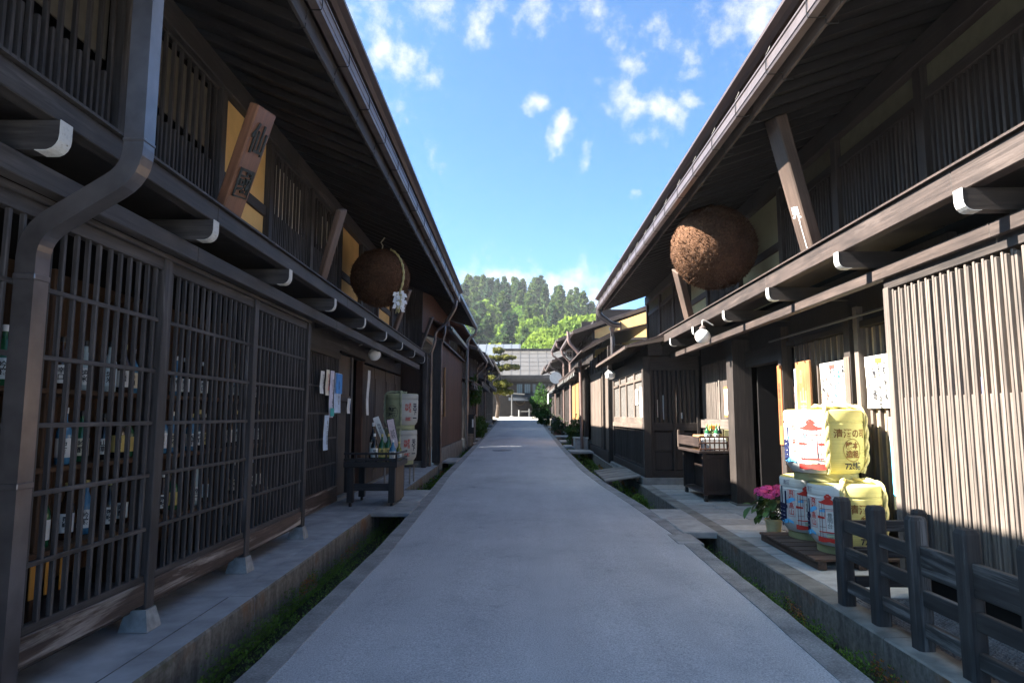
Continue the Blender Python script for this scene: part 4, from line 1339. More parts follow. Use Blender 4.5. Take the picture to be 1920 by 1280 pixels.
PRINTW = straw_mat('printed_white_mat', (.60, .60, .59), .08)
PRINTG = straw_mat('printed_grey_mat', (.50, .50, .46), .2)
FOOT = straw_mat('barrel_foot_straw', (.30, .29, .15), .8)
def float_picture(r, parent, th, c, yaw, scale=1.0, zc=0.0, q=RED):
    """printed festival float: tiered roof, slender posts, hanging banner, fringed base"""
    def P(name, mat, pieces, dr):
        b = MB()
        for (x0, x1, lo, hi) in pieces:
            vs, fs = wrap_strip(r + dr, x0 * scale, x1 * scale, (lambda x, lo=lo: (lo(x / scale) if callable(lo) else lo) * scale), (lambda x, hi=hi: (hi(x / scale) if callable(hi) else hi) * scale), 8)
            b.add(vs, fs)
        put(name, b.mesh(mat, fix=False), parent, (c[0], c[1], c[2] + zc), Matrix.Rotation(yaw + th, 3, 'Z'))
    roof = [(-.12, .12, lambda x: .165 + .02 * (abs(x) / .12) ** 2, lambda x: .185 + .075 * (1 - abs(x) / .12) ** 1.6 + .012 * (abs(x) / .12) ** 3),
            (-.045, .045, .235, lambda x: .262 - .012 * math.cos(x * 120)), (-.02, .02, .262, .285)]
    fringe = [(-.145, .145, lambda x: -.245 - .014 * abs(math.sin(x * 70)), lambda x: -.205 + .01 * (abs(x) / .145) ** 2)]
    mid = [(-.14, -.045, .005, lambda x: .035 - .1 * (x + .14)), (.075, .14, .005, lambda x: .025 + .1 * (x - .075)), (-.125, .125, -.150, -.138)]
    P('float_print_red', RED(), roof + fringe + mid, .0022)
    posts = [(x, x + .006, -.21, .17) for x in (-.115, -.08, .1)] + [(x, x + .005, .03, .175) for x in (-.05, .06)] + [(-.10, .10, .115, .121), (-.12, .12, -.09, -.086)]
    P('float_print_lines', plain('dark_red_ink', (.16, .03, .03), .8, .1), posts, .0026)
    P('float_print_banner', PRINTW, [(-.032, .062, -.135, .10)], .0031)
    P('float_print_banner_edge', RED(), [(-.034, -.030, -.137, .102), (.060, .064, -.137, .102), (-.034, .064, .100, .104), (-.034, .064, -.139, -.135)], .0036)
    P('float_print_panel', plain('sage_ink', (.30, .36, .26), .8, .1), [(-.03, .06, -.197, -.160)], .003)
    put('banner_lettering', text_mesh('豊明台', .062 * scale, INK(), vertical=True, wrap=round(r + .0042, 4)), parent, (c[0], c[1], c[2] + zc - .015 * scale), Matrix.Rotation(yaw + th + .015 / r, 3, 'Z'))
NAVY = lambda: plain('navy_ink', (.012, .016, .05), .8, .1)
BROWN = lambda: plain('brown_ink', (.17, .085, .03), .8, .1)
CYAN = lambda: plain('sky_ink', (.12, .42, .70), .8, .1)
def barrel(label, c, r, h, yaw, style='right', group='straw wrapped sake barrels', tilt=0.0):
    t = thing('sake_barrel', label, 'barrel', c, 0, group)
    n = 48
    # drum: straight band above, body tapering under, sector of printed white
    prof = [(0.02, .0), (r * .80, .0), (r * .80, h * .10), (r * .83, h * .115), (r * .95, h * .20), (r * .985, h * .30), (r, h * .5), (r, h * .80), (r * .985, h * .81), (r * .985, h * .835), (r, h * .845), (r, h * .955), (r * .975, h * .985), (r * .9, h), (.02, h * 1.005)]
    a0, a1 = (R(-118), R(2)) if style == 'right' else (R(-2), R(118))
    b = MB(); m = len(prof); vs = []
    for k in range(n):
        th = -math.pi + 2 * math.pi * k / n
        for rr, z in prof:
            vs.append((rr * math.sin(th), -rr * math.cos(th), z))
    fs = []; mi = []
    for k in range(n):
        thm = -math.pi + 2 * math.pi * (k + .5) / n
        for j in range(m - 1):
            fs.append((k * m + j, ((k + 1) % n) * m + j, ((k + 1) % n) * m + j + 1, k * m + j + 1))
            mi.append(2 if j < 3 else (1 if (a0 < thm < a1 and j < 12) else 0))
    b.v = vs; b.f = fs; b.mi = mi
    me = b.mesh(STRAW if style == 'right' else STRAWG, PRINTW if style == 'right' else PRINTG, FOOT if style == 'right' else STRAWG, smooth=True)
    cz = Vector(c)
    Y = Matrix.Rotation(yaw, 3, 'Z')
    put('drum', me, t, c, Y)
    # ropes: over the lid and down either side of the plain straw panel
    angs = (0.03, 1.28) if style == 'right' else (-.06, -1.35)
    RP = plain('straw_rope', (.55, .47, .22), .9, .1, noise=.2, nscale=40) if style == 'right' else plain('sage_rope', (.34, .36, .24), .9, .1)
    for th in angs:
        pth = []
        for (rr, z) in [(.10, h + .035), (r * .5, h + .045), (r * .9, h + .03), (r + .015, h * .95), (r + .022, h * .8), (r + .022, h * .5), (r * .99 + .02, h * .28), (r * .86 + .02, h * .12)]:
            pth.append((rr * math.sin(th), -rr * math.cos(th), z))
        pth = [Vector(pth[0])] + fillet(pth, .06, 4)[1:]
        put('rope', rope(pth, .026, mat=RP), t, c, Y)
    put('rope_knot', rope([(.10 * math.cos(a) , .10 * math.sin(a), h + .03 + .012 * math.sin(2 * a)) for a in np.linspace(0, 6.4, 20)], .022, mat=RP), t, c, Y)
    rt = r + .002
    def L(s_, size, mat, th, z, vertical=False, bold=0.0, dr=0.0, xs=1.0, nm='lettering'):
        put(nm, text_mesh(s_, size, mat, vertical=vertical, wrap=round(rt + dr, 4), bold=bold, xscale=xs), t, (c[0], c[1], c[2] + z), Matrix.Rotation(yaw + th, 3, 'Z'))
    def patch(mat, pieces, th, z, dr=.001, nm='print'):
        bb = MB()
        for (x0, x1, lo, hi) in pieces:
            v_, f_ = wrap_strip(rt + dr, x0, x1, lo, hi, 8); bb.add(v_, f_)
        put(nm, bb.mesh(mat, fix=False), t, (c[0], c[1], c[2] + z), Matrix.Rotation(yaw + th, 3, 'Z'))
    def ring(mat, rad, wdt, th, z):
        bb = MB(); vs = []; fs = []; q = 36
        for k in range(q):
            a = 2 * math.pi * k / q
            for rr in (rad, rad + wdt):
                x, zz = rr * math.cos(a), rr * math.sin(a) * 1.1
                vs.append(((rt + .001) * math.sin(x / rt), -(rt + .001) * math.cos(x / rt), zz))
        for k in range(q):
            fs.append((2 * k, 2 * k + 1, (2 * k + 3) % (2 * q), (2 * k + 2) % (2 * q)))
        bb.add(vs, fs)
        put('seal_ring', bb.mesh(mat, fix=False), t, (c[0], c[1], c[2] + z), Matrix.Rotation(yaw + th, 3, 'Z'))
    if style == 'right':
        th = .68
        L('清酒の司', .105, BROWN(), th, h * .66, bold=.002)
        ring(BROWN(), .108, .006, th, h * .44)
        L('醸本', .085, BROWN(), th, h * .44 + .045, bold=.0025)
        L('造祖', .085, BROWN(), th, h * .44 - .048, bold=.0025)
        L('72ℓ詰', .085, INK(), th, h * .22, bold=.0025)
        float_picture(rt, t, -.36, c, yaw, h / .80 * 1.02, h * .50)
        patch(RED(), [(-.052, .052, .155, .159), (-.052, .052, -.159, -.155), (-.052, -.049, -.157, .157), (.049, .052, -.157, .157)], -.86, h * .58, nm='print_frame')
        L('飛騨高山', .078, RED(), -.86, h * .58, True, bold=.001)
        patch(CYAN(), [(-.10, .06, lambda x: -.02 + .02 * math.sin(x * 30), lambda x: .015 + .02 * math.sin(x * 24 + 1)), (.09, .16, lambda x: -.015, lambda x: .015 + .01 * math.sin(x * 50))], -.86, h * .62, .0003, 'cloud_print')
        patch(CYAN(), [(-.14, .10, lambda x: -.015 + .012 * math.sin(x * 33), lambda x: .03 + .012 * math.sin(x * 27 + 1) - abs(x) * .15)], -1.05, h * .27, .0003, 'cloud_print')
        L('山', .27, NAVY(), -1.32, h * .63, bold=.009, xs=.9, dr=.001)
        L('車', .29, NAVY(), -1.32, h * .35, bold=.009, xs=.9, dr=.001)
        L('清酒', .062, plain('grey_ink', (.22, .21, .24), .8, .1), -1.05, h * .90, bold=.001)
    else:
        ring(INK(), .135, .006, -.62, h * .47)
        L('飛銘', .105, INK(), -.62, h * .47 + .055, bold=.002)
        L('騨酒', .105, INK(), -.62, h * .47 - .06, bold=.002)
        L('飛騨', .085, RED(), .30, h * .60, True, bold=.001)
        L('本醸造', .075, RED(), .52, h * .60, True, bold=.001)
        L('天下', .14, NAVY(), .92, h * .55, True, bold=.005)
        L('一', .14, NAVY(), .92, h * .30, True, bold=.005)
        L('吉', .085, RED(), .32, h * .28, bold=.001)
        L('醸', .085, RED(), .52, h * .28, bold=.001)
    return t
YW = R(-25)
barrel('lower front sake barrel on the pallet, half hidden by the black fence', (3.60, 7.50, .115), .39, .74, YW + R(-6))
barrel('lower left sake barrel on the pallet beside the potted hydrangea', (3.62, 8.34, .115), .39, .74, YW + R(10))
barrel('top sunlit sake barrel stacked on two others on the right', (3.51, 7.75, .865), .425, .80, YW + R(3))
pal = thing('pallet', 'low dark wooden pallet under the right sake barrels', 'pallet', (3.6, 7.9, 0))
for i in range(7):
    y0 = 7.08 + i * .235
    pbox('board', pal, 3.05, 4.02, y0, y0 + .2, .085, .112, wood('pallet_wood', (.05, .03, .022), (.13, .085, .065), axis='x', rough=.8))
for x in (3.08, 3.5, 3.9):
    pbox('bearer', pal, x, x + .09, 7.08, 8.72, .003, .084, wood('pallet_wood', (.05, .03, .022), (.13, .085, .065), axis='y', rough=.8))
# left pair on a stand
barrel('upper sage straw barrel of the pair by the left doors', (-2.74, 15.05, 1.285), .37, .80, R(10), 'left')
barrel('lower sage straw barrel of the pair, standing on a low stand', (-2.76, 15.08, .50), .37, .775, R(10), 'left')
sd = thing('barrel_stand', 'low stand with thin pale legs under the left sake barrels', 'stand', (-2.76, 15.08, .05))
pbox('stand_top', sd, -3.1, -2.42, 14.76, 15.4, .46, .497, wd('x'))
for x in (-3.05, -2.49):
    for y in (14.8, 15.34):
        beam('leg', sd, (x, y, .02 + ZR(y)), (x, y, .46), .035, .035, plain('pale_leg', (.30, .28, .25), .6, .3))

# ------------------------------------------------------------------ black timber fence
FB = wood('charred_fence', (.019, .0195, .021), (.060, .059, .061), axis='z', rough=.75, wear=(.20, .20, .205), wear_amt=.55, bump=.6)
FBy = wood('charred_fence', (.019, .0195, .021), (.060, .059, .061), axis='y', rough=.75, wear=(.20, .20, .205), wear_amt=.52, bump=.6)
FBx = wood('charred_fence', (.019, .0195, .021), (.060, .059, .061), axis='x', rough=.75, wear=(.20, .20, .205), wear_amt=.55, bump=.6)
fn = thing('timber_fence', 'low weathered black post and rail fence on the right kerb', 'fence', (2.77, 4.8, 0))
def fpost(x, y, w=.115, h=.90):
    b = MB(); a = w / 2; c_ = a - .016; e = .016
    ring_ = [(-c_, -a), (c_, -a), (a, -c_), (a, c_), (c_, a), (-c_, a), (-a, c_), (-a, -c_)]
    vs = [(p, q, 0) for p, q in ring_] + [(p, q, h - .035) for p, q in ring_] + [(p * .8, q * .8, h - .008) for p, q in ring_] + [(0, 0, h)]
    fs = [(i, (i + 1) % 8, 8 + (i + 1) % 8, 8 + i) for i in range(8)] + [(8 + i, 8 + (i + 1) % 8, 16 + (i + 1) % 8, 16 + i) for i in range(8)] + [(16 + i, 16 + (i + 1) % 8, 24) for i in range(8)] + [tuple(range(8))[::-1]]
    b.add(vs, fs)
    return put('post', b.mesh(FB), fn, (x, y, .003))
FY = [5.83, 5.29, 4.76, 4.23, 3.70, 3.17]
for i, y in enumerate(FY):
    fpost(2.765, y)
rj = random.Random(2)
for i in range(len(FY) - 1):
    a, c_ = FY[i + 1] + .058, FY[i] - .058
    for z, hh in ((.655, .10), (.425, .10), (.175, .10)) if i < 2 else ((.60, .20), (.36, .11), (.14, .10)):
        zz = z + rj.uniform(-.012, .012)
        pbox('rail', fn, 2.745, 2.79, a, c_, zz - hh / 2, zz + hh / 2, FBy, .006)
# its return towards the wall
fpost(3.40, 5.80, .10, .80)
for z in (.66, .44, .20):
    pbox('rail', fn, 2.83, 3.345, 5.785, 5.83, z - .045, z + .045, FBx, .006)

# ------------------------------------------------------------------ potted hydrangea
hp = thing('potted_hydrangea', 'pink hydrangea in a cream pot beside the sake barrels', 'potted plant', (3.36, 9.02, .0))
pc = (3.36, 9.02, .003)
put('pot', MB().lathe([(.075, 0), (.085, .01), (.105, .19), (.115, .195), (.115, .225), (.103, .225), (.098, .17)], 20, pc).mesh(plain('cream_pot', (.55, .46, .24), .5, .4), smooth=True), hp)
put('soil', MB().lathe([(.001, .175), (.098, .178)], 14, pc, caps=False).mesh(plain('soil', (.03, .022, .015), .95, .1)), hp)
LG = plain('hydrangea_leaf', (.045, .10, .022), .55, .3, noise=.35, nscale=7, vary=(.7, 1.3))
rs = random.Random(12)
def leaf_mesh(L_, W_):
    b = MB(); vs = []; fs = []
    for i in range(6):
        t_ = i / 5; w = W_ * math.sin(math.pi * min(1, t_ * .93 + .05)) ** .8
        z = -.25 * L_ * t_ * t_ + .02
        vs += [(-w, L_ * t_, z + w * .35), (0, L_ * t_, z), (w, L_ * t_, z + w * .35)]
    for i in range(5):
        for j in range(2):
            a = i * 3 + j
            fs.append((a, a + 1, a + 4, a + 3))
    return b.add(vs, fs).mesh(LG, smooth=True, fix=False)
LM = [leaf_mesh(.15, .05), leaf_mesh(.18, .062), leaf_mesh(.12, .042)]
stems = MB()
for k in range(46):
    a = rs.uniform(0, 6.28); q = rs.uniform(.02, .20); z = rs.uniform(.22, .50)
    q *= .6 + .8 * math.sin((z - .15) / .4 * 2.6)
    p = Vector((pc[0] + q * math.cos(a), pc[1] + q * math.sin(a), z))
    rot = Matrix.Rotation(a - math.pi / 2 + rs.uniform(-.4, .4), 3, 'Z') @ Matrix.Rotation(rs.uniform(-.9, .35), 3, 'X')
    put('leaf', LM[k % 3], hp, p, rot)
    if k % 3 == 0:
        stems.tube([(pc[0], pc[1], .18), (pc[0] + q * .4 * math.cos(a), pc[1] + q * .4 * math.sin(a), (.18 + z) / 2), p], .006, 5)
put('stems', stems.mesh(LG), hp)
PK = plain('hydrangea_pink', (.62, .075, .26), .7, .2, noise=.3, nscale=30, vary=(.85, 1.2))
for k, (dx, dy, z, rr) in enumerate([(-.17, -.05, .555, .085), (-.05, .03, .60, .095), (.08, -.02, .615, .095), (.19, .03, .59, .085), (.02, -.13, .56, .085), (.14, -.12, .55, .075), (-.11, .14, .57, .08), (.06, .15, .575, .08), (-.10, -.14, .525, .07)]):
    b = MB()
    for j in range(90):
        u = rs.uniform(-.15, 1); a = rs.uniform(0, 6.28); s_ = math.sqrt(max(0, 1 - u * u))
        nrm = Vector((s_ * math.cos(a), s_ * math.sin(a), u)); p = nrm * rr; p.z *= .62
        tx = nrm.orthogonal().normalized(); ty = nrm.cross(tx); w = .013
        for m_ in range(4):
            a2 = rs.uniform(0, 1) + m_ * math.pi / 2
            d_ = tx * math.cos(a2) + ty * math.sin(a2); e_ = tx * -math.sin(a2) + ty * math.cos(a2)
            b.add([p, p + d_ * w * .8 + e_ * w * .55 + nrm * .003, p + d_ * w * 1.5 + nrm * .005, p + d_ * w * .8 - e_ * w * .55 + nrm * .003], [(0, 1, 2, 3)])
    put('flower_head', b.mesh(PK, fix=False), hp, (pc[0] + dx, pc[1] + dy, z))

# ------------------------------------------------------------------ bottles
def gl(name, c, rough=.12):
    return plain(name, c, rough, .6, noise=.05)
BG = {'brown': lambda: gl('bottle_brown', (.045, .02, .010)), 'green': lambda: gl('bottle_green', (.02, .11, .045)), 'blue': lambda: gl('bottle_blue', (.06, .20, .34)),
      'clear': lambda: gl('bottle_frosted', (.45, .52, .50), .35), 'black': lambda: gl('bottle_black', (.012, .012, .014)), 'olive': lambda: gl('bottle_olive', (.12, .14, .02))}
_bm = {}
def bottle_parts(colour, s, h, lab, cap):
    key = (colour, s, h, lab, cap)
    if key in _bm: return _bm[key]
    r = .052 * s
    body = MB().lathe([(r * .9, 0), (r, .008), (r, h * .52), (r * .92, h * .60), (r * .55, h * .70), (r * .33, h * .78), (r * .30, h * .93), (r * .33, h * .94)], 14).mesh(BG[colour](), smooth=True)
    cp = MB().lathe([(r * .36, h * .90), (r * .38, h), (r * .30, h * 1.008)], 12).mesh(plain('cap_' + cap, {'gold': (.55, .42, .14), 'white': (.75, .74, .72), 'black': (.02, .02, .02), 'red': (.4, .04, .03)}[cap], .4, .5), smooth=True)
    lb_ = MB().lathe([(r * 1.012, h * .12), (r * 1.012, h * .46)], 14, caps=False).mesh(plain('label_' + lab, {'white': (.78, .77, .73), 'gold': (.62, .48, .16), 'pale': (.60, .68, .70), 'cream': (.68, .62, .45)}[lab], .7, .2), smooth=True)
    _bm[key] = (body, cp, lb_)
    return _bm[key]
def bottle(label, loc, colour='brown', s=1.0, h=.40, lab='white', cap='white', group=None, text='酒', face=0.0):
    t = thing('sake_bottle', label, 'bottle', loc, 0, group)
    b_, c_, l_ = bottle_parts(colour, s, h, lab, cap)
    put('glass', b_, t, loc); put('cap', c_, t, loc); put('label_band', l_, t, loc)
    put('label_text', text_mesh(text, .048 * s, INK(), vertical=True, wrap=round(.052 * s * 1.012 + .0015, 4), bold=.001), t, (loc[0], loc[1], loc[2] + h * .29), Matrix.Rotation(face, 3, 'Z'))
    return t

# shelves of bottles behind the left lattice
sh = thing('display_shelf', 'brown wooden bottle shelf behind the left lattice bay', 'shelf', (-3.3, 5.8, .18))
for z in (.70, 1.25, 1.78):
    pbox('shelf_board', sh, -3.75, -3.18, 3.0, 8.55, z - .035, z, winner('y'))
for y in (3.05, 4.4, 5.75, 7.1, 8.5):
    pbox('upright', sh, -3.72, -3.20, y - .02, y + .02, .18, 2.6, winner('z'))
for k in range(24):
    y0 = 3.05 + k * .227
    pbox('back_board', sh, -3.80, -3.77, y0, y0 + .222, .3, 2.55, winner('z'))
rs = random.Random(31)
words = ['山車', '飛騨', '地酒', '純米', '吟醸', '辛口']
ordn = {.70: 'lowest', 1.25: 'middle', 1.78: 'top'}
ORD = 'first second third fourth fifth sixth seventh eighth ninth tenth eleventh twelfth thirteenth fourteenth fifteenth sixteenth seventeenth eighteenth nineteenth twentieth twenty-first twenty-second twenty-third twenty-fourth twenty-fifth twenty-sixth twenty-seventh twenty-eighth'.split()
WORDC = {'brown': 'brown', 'green': 'green', 'black': 'black', 'blue': 'blue', 'clear': 'frosted'}
for z in (.70, 1.25, 1.78):
    y = 3.45; cnt_b = 0
    while y < 8.4:
        y_ = y + rs.uniform(-.05, .05)
        if min(abs(y_ - q) for q in (4.4, 5.75, 7.1, 8.5)) > .09:
            colr, labl = rs.choice(['brown', 'green', 'black', 'blue', 'clear', 'brown']), rs.choice(['white', 'white', 'pale', 'gold', 'cream'])
            bottle('%s bottle with %s label, %s from the near end of the %s left shelf' % (WORDC[colr], labl, ORD[cnt_b], ordn[z]), (-3.32 + rs.uniform(-.05, .03), y_, z + .002),
                   colr, 1.0, rs.choice([.38, .40, .36]), labl, rs.choice(['white', 'black', 'gold', 'white']),
                   'bottles on the shelf behind the left lattice', rs.choice(words), R(35))
            cnt_b += 1
        y += rs.uniform(.17, .30)
# hanging orange tags low in the first bay
for k in range(4):
    pbox('hanging_tag', sh, -3.16, -3.15, 4.30 + k * .14, 4.36 + k * .14, .42, .66, plain('orange_tag', (.50, .22, .04), .7, .2))

# ------------------------------------------------------------------ left bottle cart
CB = lambda ax='z': wood('cart_black', (.012, .012, .014), (.045, .042, .044), axis=ax, rough=.5)
lc = thing('display_cart', 'small black wheeled table carrying sake bottles outside the left house', 'cart', (-2.6, 12.0, 0))
x0, x1, y0, y1 = -3.02, -2.20, 11.50, 12.45
for x in (x0 + .05, x1 - .05):
    for y in (y0 + .06, y1 - .06):
        pbox('leg', lc, x - .055, x + .055, y - .055, y + .055, .10, .70, CB('z'))
        w_ = put('caster', MB().tube([(x - .018, y, .052), (x + .018, y, .052)], .042, 12).mesh(plain('rubber', (.02, .02, .02), .7, .3)), lc)
        put('caster_fork', MB().box(x - .024, x + .024, y - .012, y + .012, .055, .098).mesh(METAL()), w_)
pbox('table_top', lc, x0 - .06, x1 + .05, y0 - .05, y1 + .05, .702, .80, CB('x'))
pbox('stretcher', lc, x0 + .105, x1 - .105, y0 + .03, y0 + .09, .30, .42, CB('x'))
pbox('side_panel', lc, x1 - .02, x1 + .01, y0 + .12, y1 - .12, .10, .70, wood('cart_side', (.08, .055, .035), (.17, .12, .08), axis='z'))
for z in (.82, .92):
    pbox('tray_rail', lc, x0 - .06, x1 + .05, y0 - .04, y0 - .01, z, z + .035, CB('x'))
    pbox('tray_rail', lc, x1 + .02, x1 + .045, y0 - .0, y1 + .04, z, z + .035, CB('y'))
for k in range(6):
    x = x0 - .04 + k * .175
    pbox('tray_baluster', lc, x, x + .03, y0 - .038, y0 - .012, .802, .96, CB('z'))
for i, (x, y, col, h, lab, cap, s, ds) in enumerate([
    (-2.73, 12.15, 'black', .66, 'white', 'white', 1.3, 'tall black bottle at the back left of the left cart'),
    (-2.62, 11.78, 'black', .47, 'white', 'white', 1.25, 'dark bottle with white label at the front of the left cart'),
    (-2.50, 11.85, 'green', .46, 'gold', 'gold', 1.2, 'green bottle with gold label in the middle of the left cart'),
    (-2.40, 11.92, 'green', .46, 'gold', 'gold', 1.2, 'green gold-capped bottle second of the pair on the left cart'),
    (-2.28, 11.72, 'blue', .36, 'white', 'white', 1.2, 'small blue bottle with broad white label on the left cart'),
    (-2.22, 11.98, 'olive', .32, 'pale', 'gold', 1.0, 'olive green bottle at the right of the left cart')]):
    bottle(ds, (x, y, .802), col, s, h, lab, cap, 'bottles on the left cart', '地酒', R(12))
def leaning(name, label, cat, c, w, h, th, tilt_y, mat, frame=None, words_=None, face=R(12)):
    t = thing(name, label, cat, c)
    rot = Matrix.Rotation(face, 3, 'Z') @ Matrix.Rotation(tilt_y, 3, 'Y')
    cc = Vector(c) + rot @ Vector((0, 0, h / 2))
    if frame:
        put('frame', bx(w, th, h, frame, .004), t, cc, rot)
        put('print', bx(w - .03, .004, h - .03, mat, 0), t, cc + rot @ Vector((0, -th / 2 - .002, 0)), rot)
    else:
        put('box', bx(w, th, h, mat, .004), t, cc, rot)
    if words_:
        put('lettering', text_mesh(words_, min(w * .55, h / len(words_) * .8), INK(), vertical=True), t, cc + rot @ Vector((0, -th / 2 - .006, 0)), rot)
    return t
leaning('gift_box', 'tall pale gift box leaning back among the bottles of the left cart', 'box', (-2.52, 12.22, 1.10), .11, .50, .08, R(-22), PAPER(), None, '飛騨銘酒')
leaning('framed_notice', 'narrow black framed notice standing at the right of the left cart', 'notice', (-2.30, 12.12, .97), .15, .58, .03, R(-12), plain('notice_pink', (.62, .52, .55), .8, .1), CB('z'), '試飲')

# ------------------------------------------------------------------ right bottle cart
rc = thing('display_cart', 'dark panelled wheeled cabinet with bottles in front of the right lattice window', 'cart', (3.6, 13.0, .05))
x0, x1, y0, y1 = 3.32, 4.00, 12.25, 13.75
zb = .05
BK = lambda ax='z': wood('cabinet_wood', (.018, .013, .012), (.055, .04, .036), axis=ax, rough=.45)
pbox('front_panel', rc, x0 + .06, x1 - .06, y0 + .02, y0 + .04, .20, .88, BK('z'))
pbox('rear_panel', rc, x0 + .06, x1 - .06, y1 - .04, y1 - .02, .20, .88, BK('z'))
pbox('side_panel', rc, x1 - .04, x1 - .02, y0 + .06, y1 - .06, .20, .88, BK('z'))
pbox('inner_panel', rc, x0 + .22, x0 + .24, y0 + .06, y1 - .06, .20, .88, BK('z'))
for x in (x0, x1 - .06):
    for y in (y0, y1 - .06):
        pbox('corner_post', rc, x, x + .06, y, y + .06, .16, .90, BK('z'))
for z in (.16, .82):
    pbox('panel_rail', rc, x0 + .06, x1 - .06, y0 + .005, y0 + .045, z, z + .06, BK('x'))
pbox('bottom_board', rc, x0 + .02, x1 - .02, y0 + .05, y1 - .05, .162, .195, BK('y'))
pbox('counter', rc, x0 - .08, x1 + .03, y0 - .06, y1 + .06, .902, .95, BK('y'))
for x in (x0 + .05, x1 - .05):
    for y in (y0 + .05, y1 - .05):
        w_ = put('caster', MB().tube([(x - .025, y, .075), (x + .025, y, .075)], .065, 14).mesh(plain('rubber', (.02, .02, .02), .7, .3)), rc)
        put('caster_fork', MB().box(x - .03, x + .03, y - .014, y + .014, .08, .158).mesh(METAL()), w_)
# lattice rail round the counter
for z in (.97, 1.08, 1.19):
    pbox('tray_rail', rc, x0 - .07, x1 - .25 if z < 1.1 else x1, y0 - .05, y0 - .025, z, z + .025, wood('red_brown_lattice', (.04, .018, .012), (.09, .045, .03), axis='x'))
for k in range(8):
    x = x0 - .05 + k * .085
    pbox('tray_baluster', rc, x, x + .022, y0 - .048, y0 - .027, .952, 1.215, wood('red_brown_lattice', (.04, .018, .012), (.09, .045, .03), axis='z'))
pbox('tray_rail', rc, x0 - .075, x0 - .05, y0 - .02, y1 + .04, 1.02, 1.20, BK('y'))
pbox('tray_post', rc, x0 - .085, x0 - .05, y1 + .02, y1 + .06, .952, 1.30, wpale('z'))
pbox('tray_post', rc, x1 - .02, x1 + .01, y0 - .05, y0 - .02, .952, 1.28, wpale('z'))
pbox('riser', rc, x0 + .15, x1 - .02, y0 + .35, y0 + .8, .952, 1.10, BK('x'))
pbox('white_packets', rc, x0 + .0, x0 + .45, y0 + .02, y0 + .16, .953, 1.17, PAPER())
for i, (x, y, z, col, cap, lab, ds) in enumerate([
    (3.52, 12.62, 1.102, 'green', 'gold', 'pale', 'green gold-capped bottle leftmost on the right cart'),
    (3.61, 12.66, 1.102, 'olive', 'gold', 'cream', 'olive bottle second from the left on the right cart'),
    (3.69, 12.60, 1.102, 'green', 'gold', 'white', 'green bottle third from the left on the right cart'),
    (3.76, 12.64, 1.102, 'black', 'gold', 'gold', 'black gold-capped bottle on the right cart')]):
    bottle(ds, (x, y, z), col, .9, .33, lab, cap, 'bottles on the right cart', '地酒', R(-20))
for (x, w, z1, cmat, ds) in ((3.80, .11, .26, plain('box_cream', (.62, .55, .36), .8, .1), 'cream box beside the bottles on the right cart'), (3.93, .10, .22, plain('box_olive', (.36, .34, .18), .8, .1), 'olive box at the right end of the right cart')):
    top('gift_box', bx(w, .10, z1, cmat, .004), ds, 'box', (x, 12.78, 1.102 + z1 / 2), group='boxes on the right cart')
top('orange_packet', bx(.13, .05, .09, plain('orange_tag2', (.62, .25, .06), .7, .2), .01), 'orange packet behind the bottles on the right cart', 'packet', (3.72, 13.0, 1.36))
top('stacking_crate', bx(.5, .5, .26, wtan('y'), .01), 'tan crate behind the bottles on the right cart', 'crate', (3.72, 13.25, 1.082))
fp = thing('framed_poster', 'white poster in an orange wooden frame above the right cart', 'poster', (4.0, 12.95, 1.6))
FW = wood('orange_frame', (.28, .10, .035), (.45, .18, .07), axis='z', rough=.5)
pbox('frame', fp, 4.02, 4.05, 12.72, 13.14, 1.56, 2.16, FW)
pbox('print', fp, 4.012, 4.018, 12.77, 13.09, 1.61, 2.11, PAPER(), 0)
put('lettering', text_mesh('蔵元直売', .10, RED(), vertical=True), fp, (4.008, 12.87, 1.87), ROTR)
put('lettering', text_mesh('飛騨の地酒', .07, INK(), vertical=True), fp, (4.008, 13.0, 1.87), ROTR)
hb = thing('hanging_board', 'pale wooden board hung beside the right doorway pillar', 'signboard', (4.03, 12.5, 1.9))
pbox('board', hb, 4.03, 4.06, 12.38, 12.62, 1.85, 2.42, wpale('z'))

# ------------------------------------------------------------------ notices, posters and signboards
def poster(label, yc, w, z0, z1, cols, x=4.07, head=None, border=None, cat='poster', curl=.012):
    t = thing('poster', label, cat, (x, yc, z0))
    zc = (z0 + z1) / 2
    sheet(t, w, z0, z1, ROTR, (x, yc, zc), PAPER(), curl=curl)
    xo = x - .004 - curl
    if head:
        put('heading', bx(.002, w * .22, .055, plain('heading_' + head, {'red': (.5, .06, .05), 'gold': (.7, .36, .04)}[head], .8, .1), 0), t, (xo, yc, z1 - .06))
    n = len(cols)
    for k, (s_, mt, sz) in enumerate(cols):
        yy = yc - w / 2 + w * (k + .7) / (n + .4)
        put('lettering', text_mesh(s_, sz * 1.1, mt(), vertical=True, bold=.0035), t, (xo, yy, zc - .03), ROTR)
    if border:
        for (ya, yb, za, zb_2) in ((yc - w / 2 + .03, yc + w / 2 - .03, z1 - .07, z1 - .03), (yc - w / 2 + .03, yc + w / 2 - .03, z0 + .14, z0 + .18), (yc + w / 2 - .07, yc + w / 2 - .03, z0 + .18, z1 - .07), (yc - w / 2 + .03, yc - w / 2 + .07, z0 + .18, z1 - .07)):
            pbox('border', t, xo - .001, xo + .001, ya, yb, za, zb_2, plain('paper_blue', (.12, .42, .72), .8, .1), 0)
    return t
poster('white poster with columns of writing and a green seal left of the sunlit post', 8.62, .72, 1.70, 2.29,
       [('飛騨の地酒をどうぞ', INK, .058), ('純米吟醸しぼりたて', GREEN, .058), ('蔵出し生酒限定', BLUE, .062), ('店内にて試飲できます', INK, .052), ('原田酒造場', RED, .07), ('年中無休', INK, .06)], head='red')
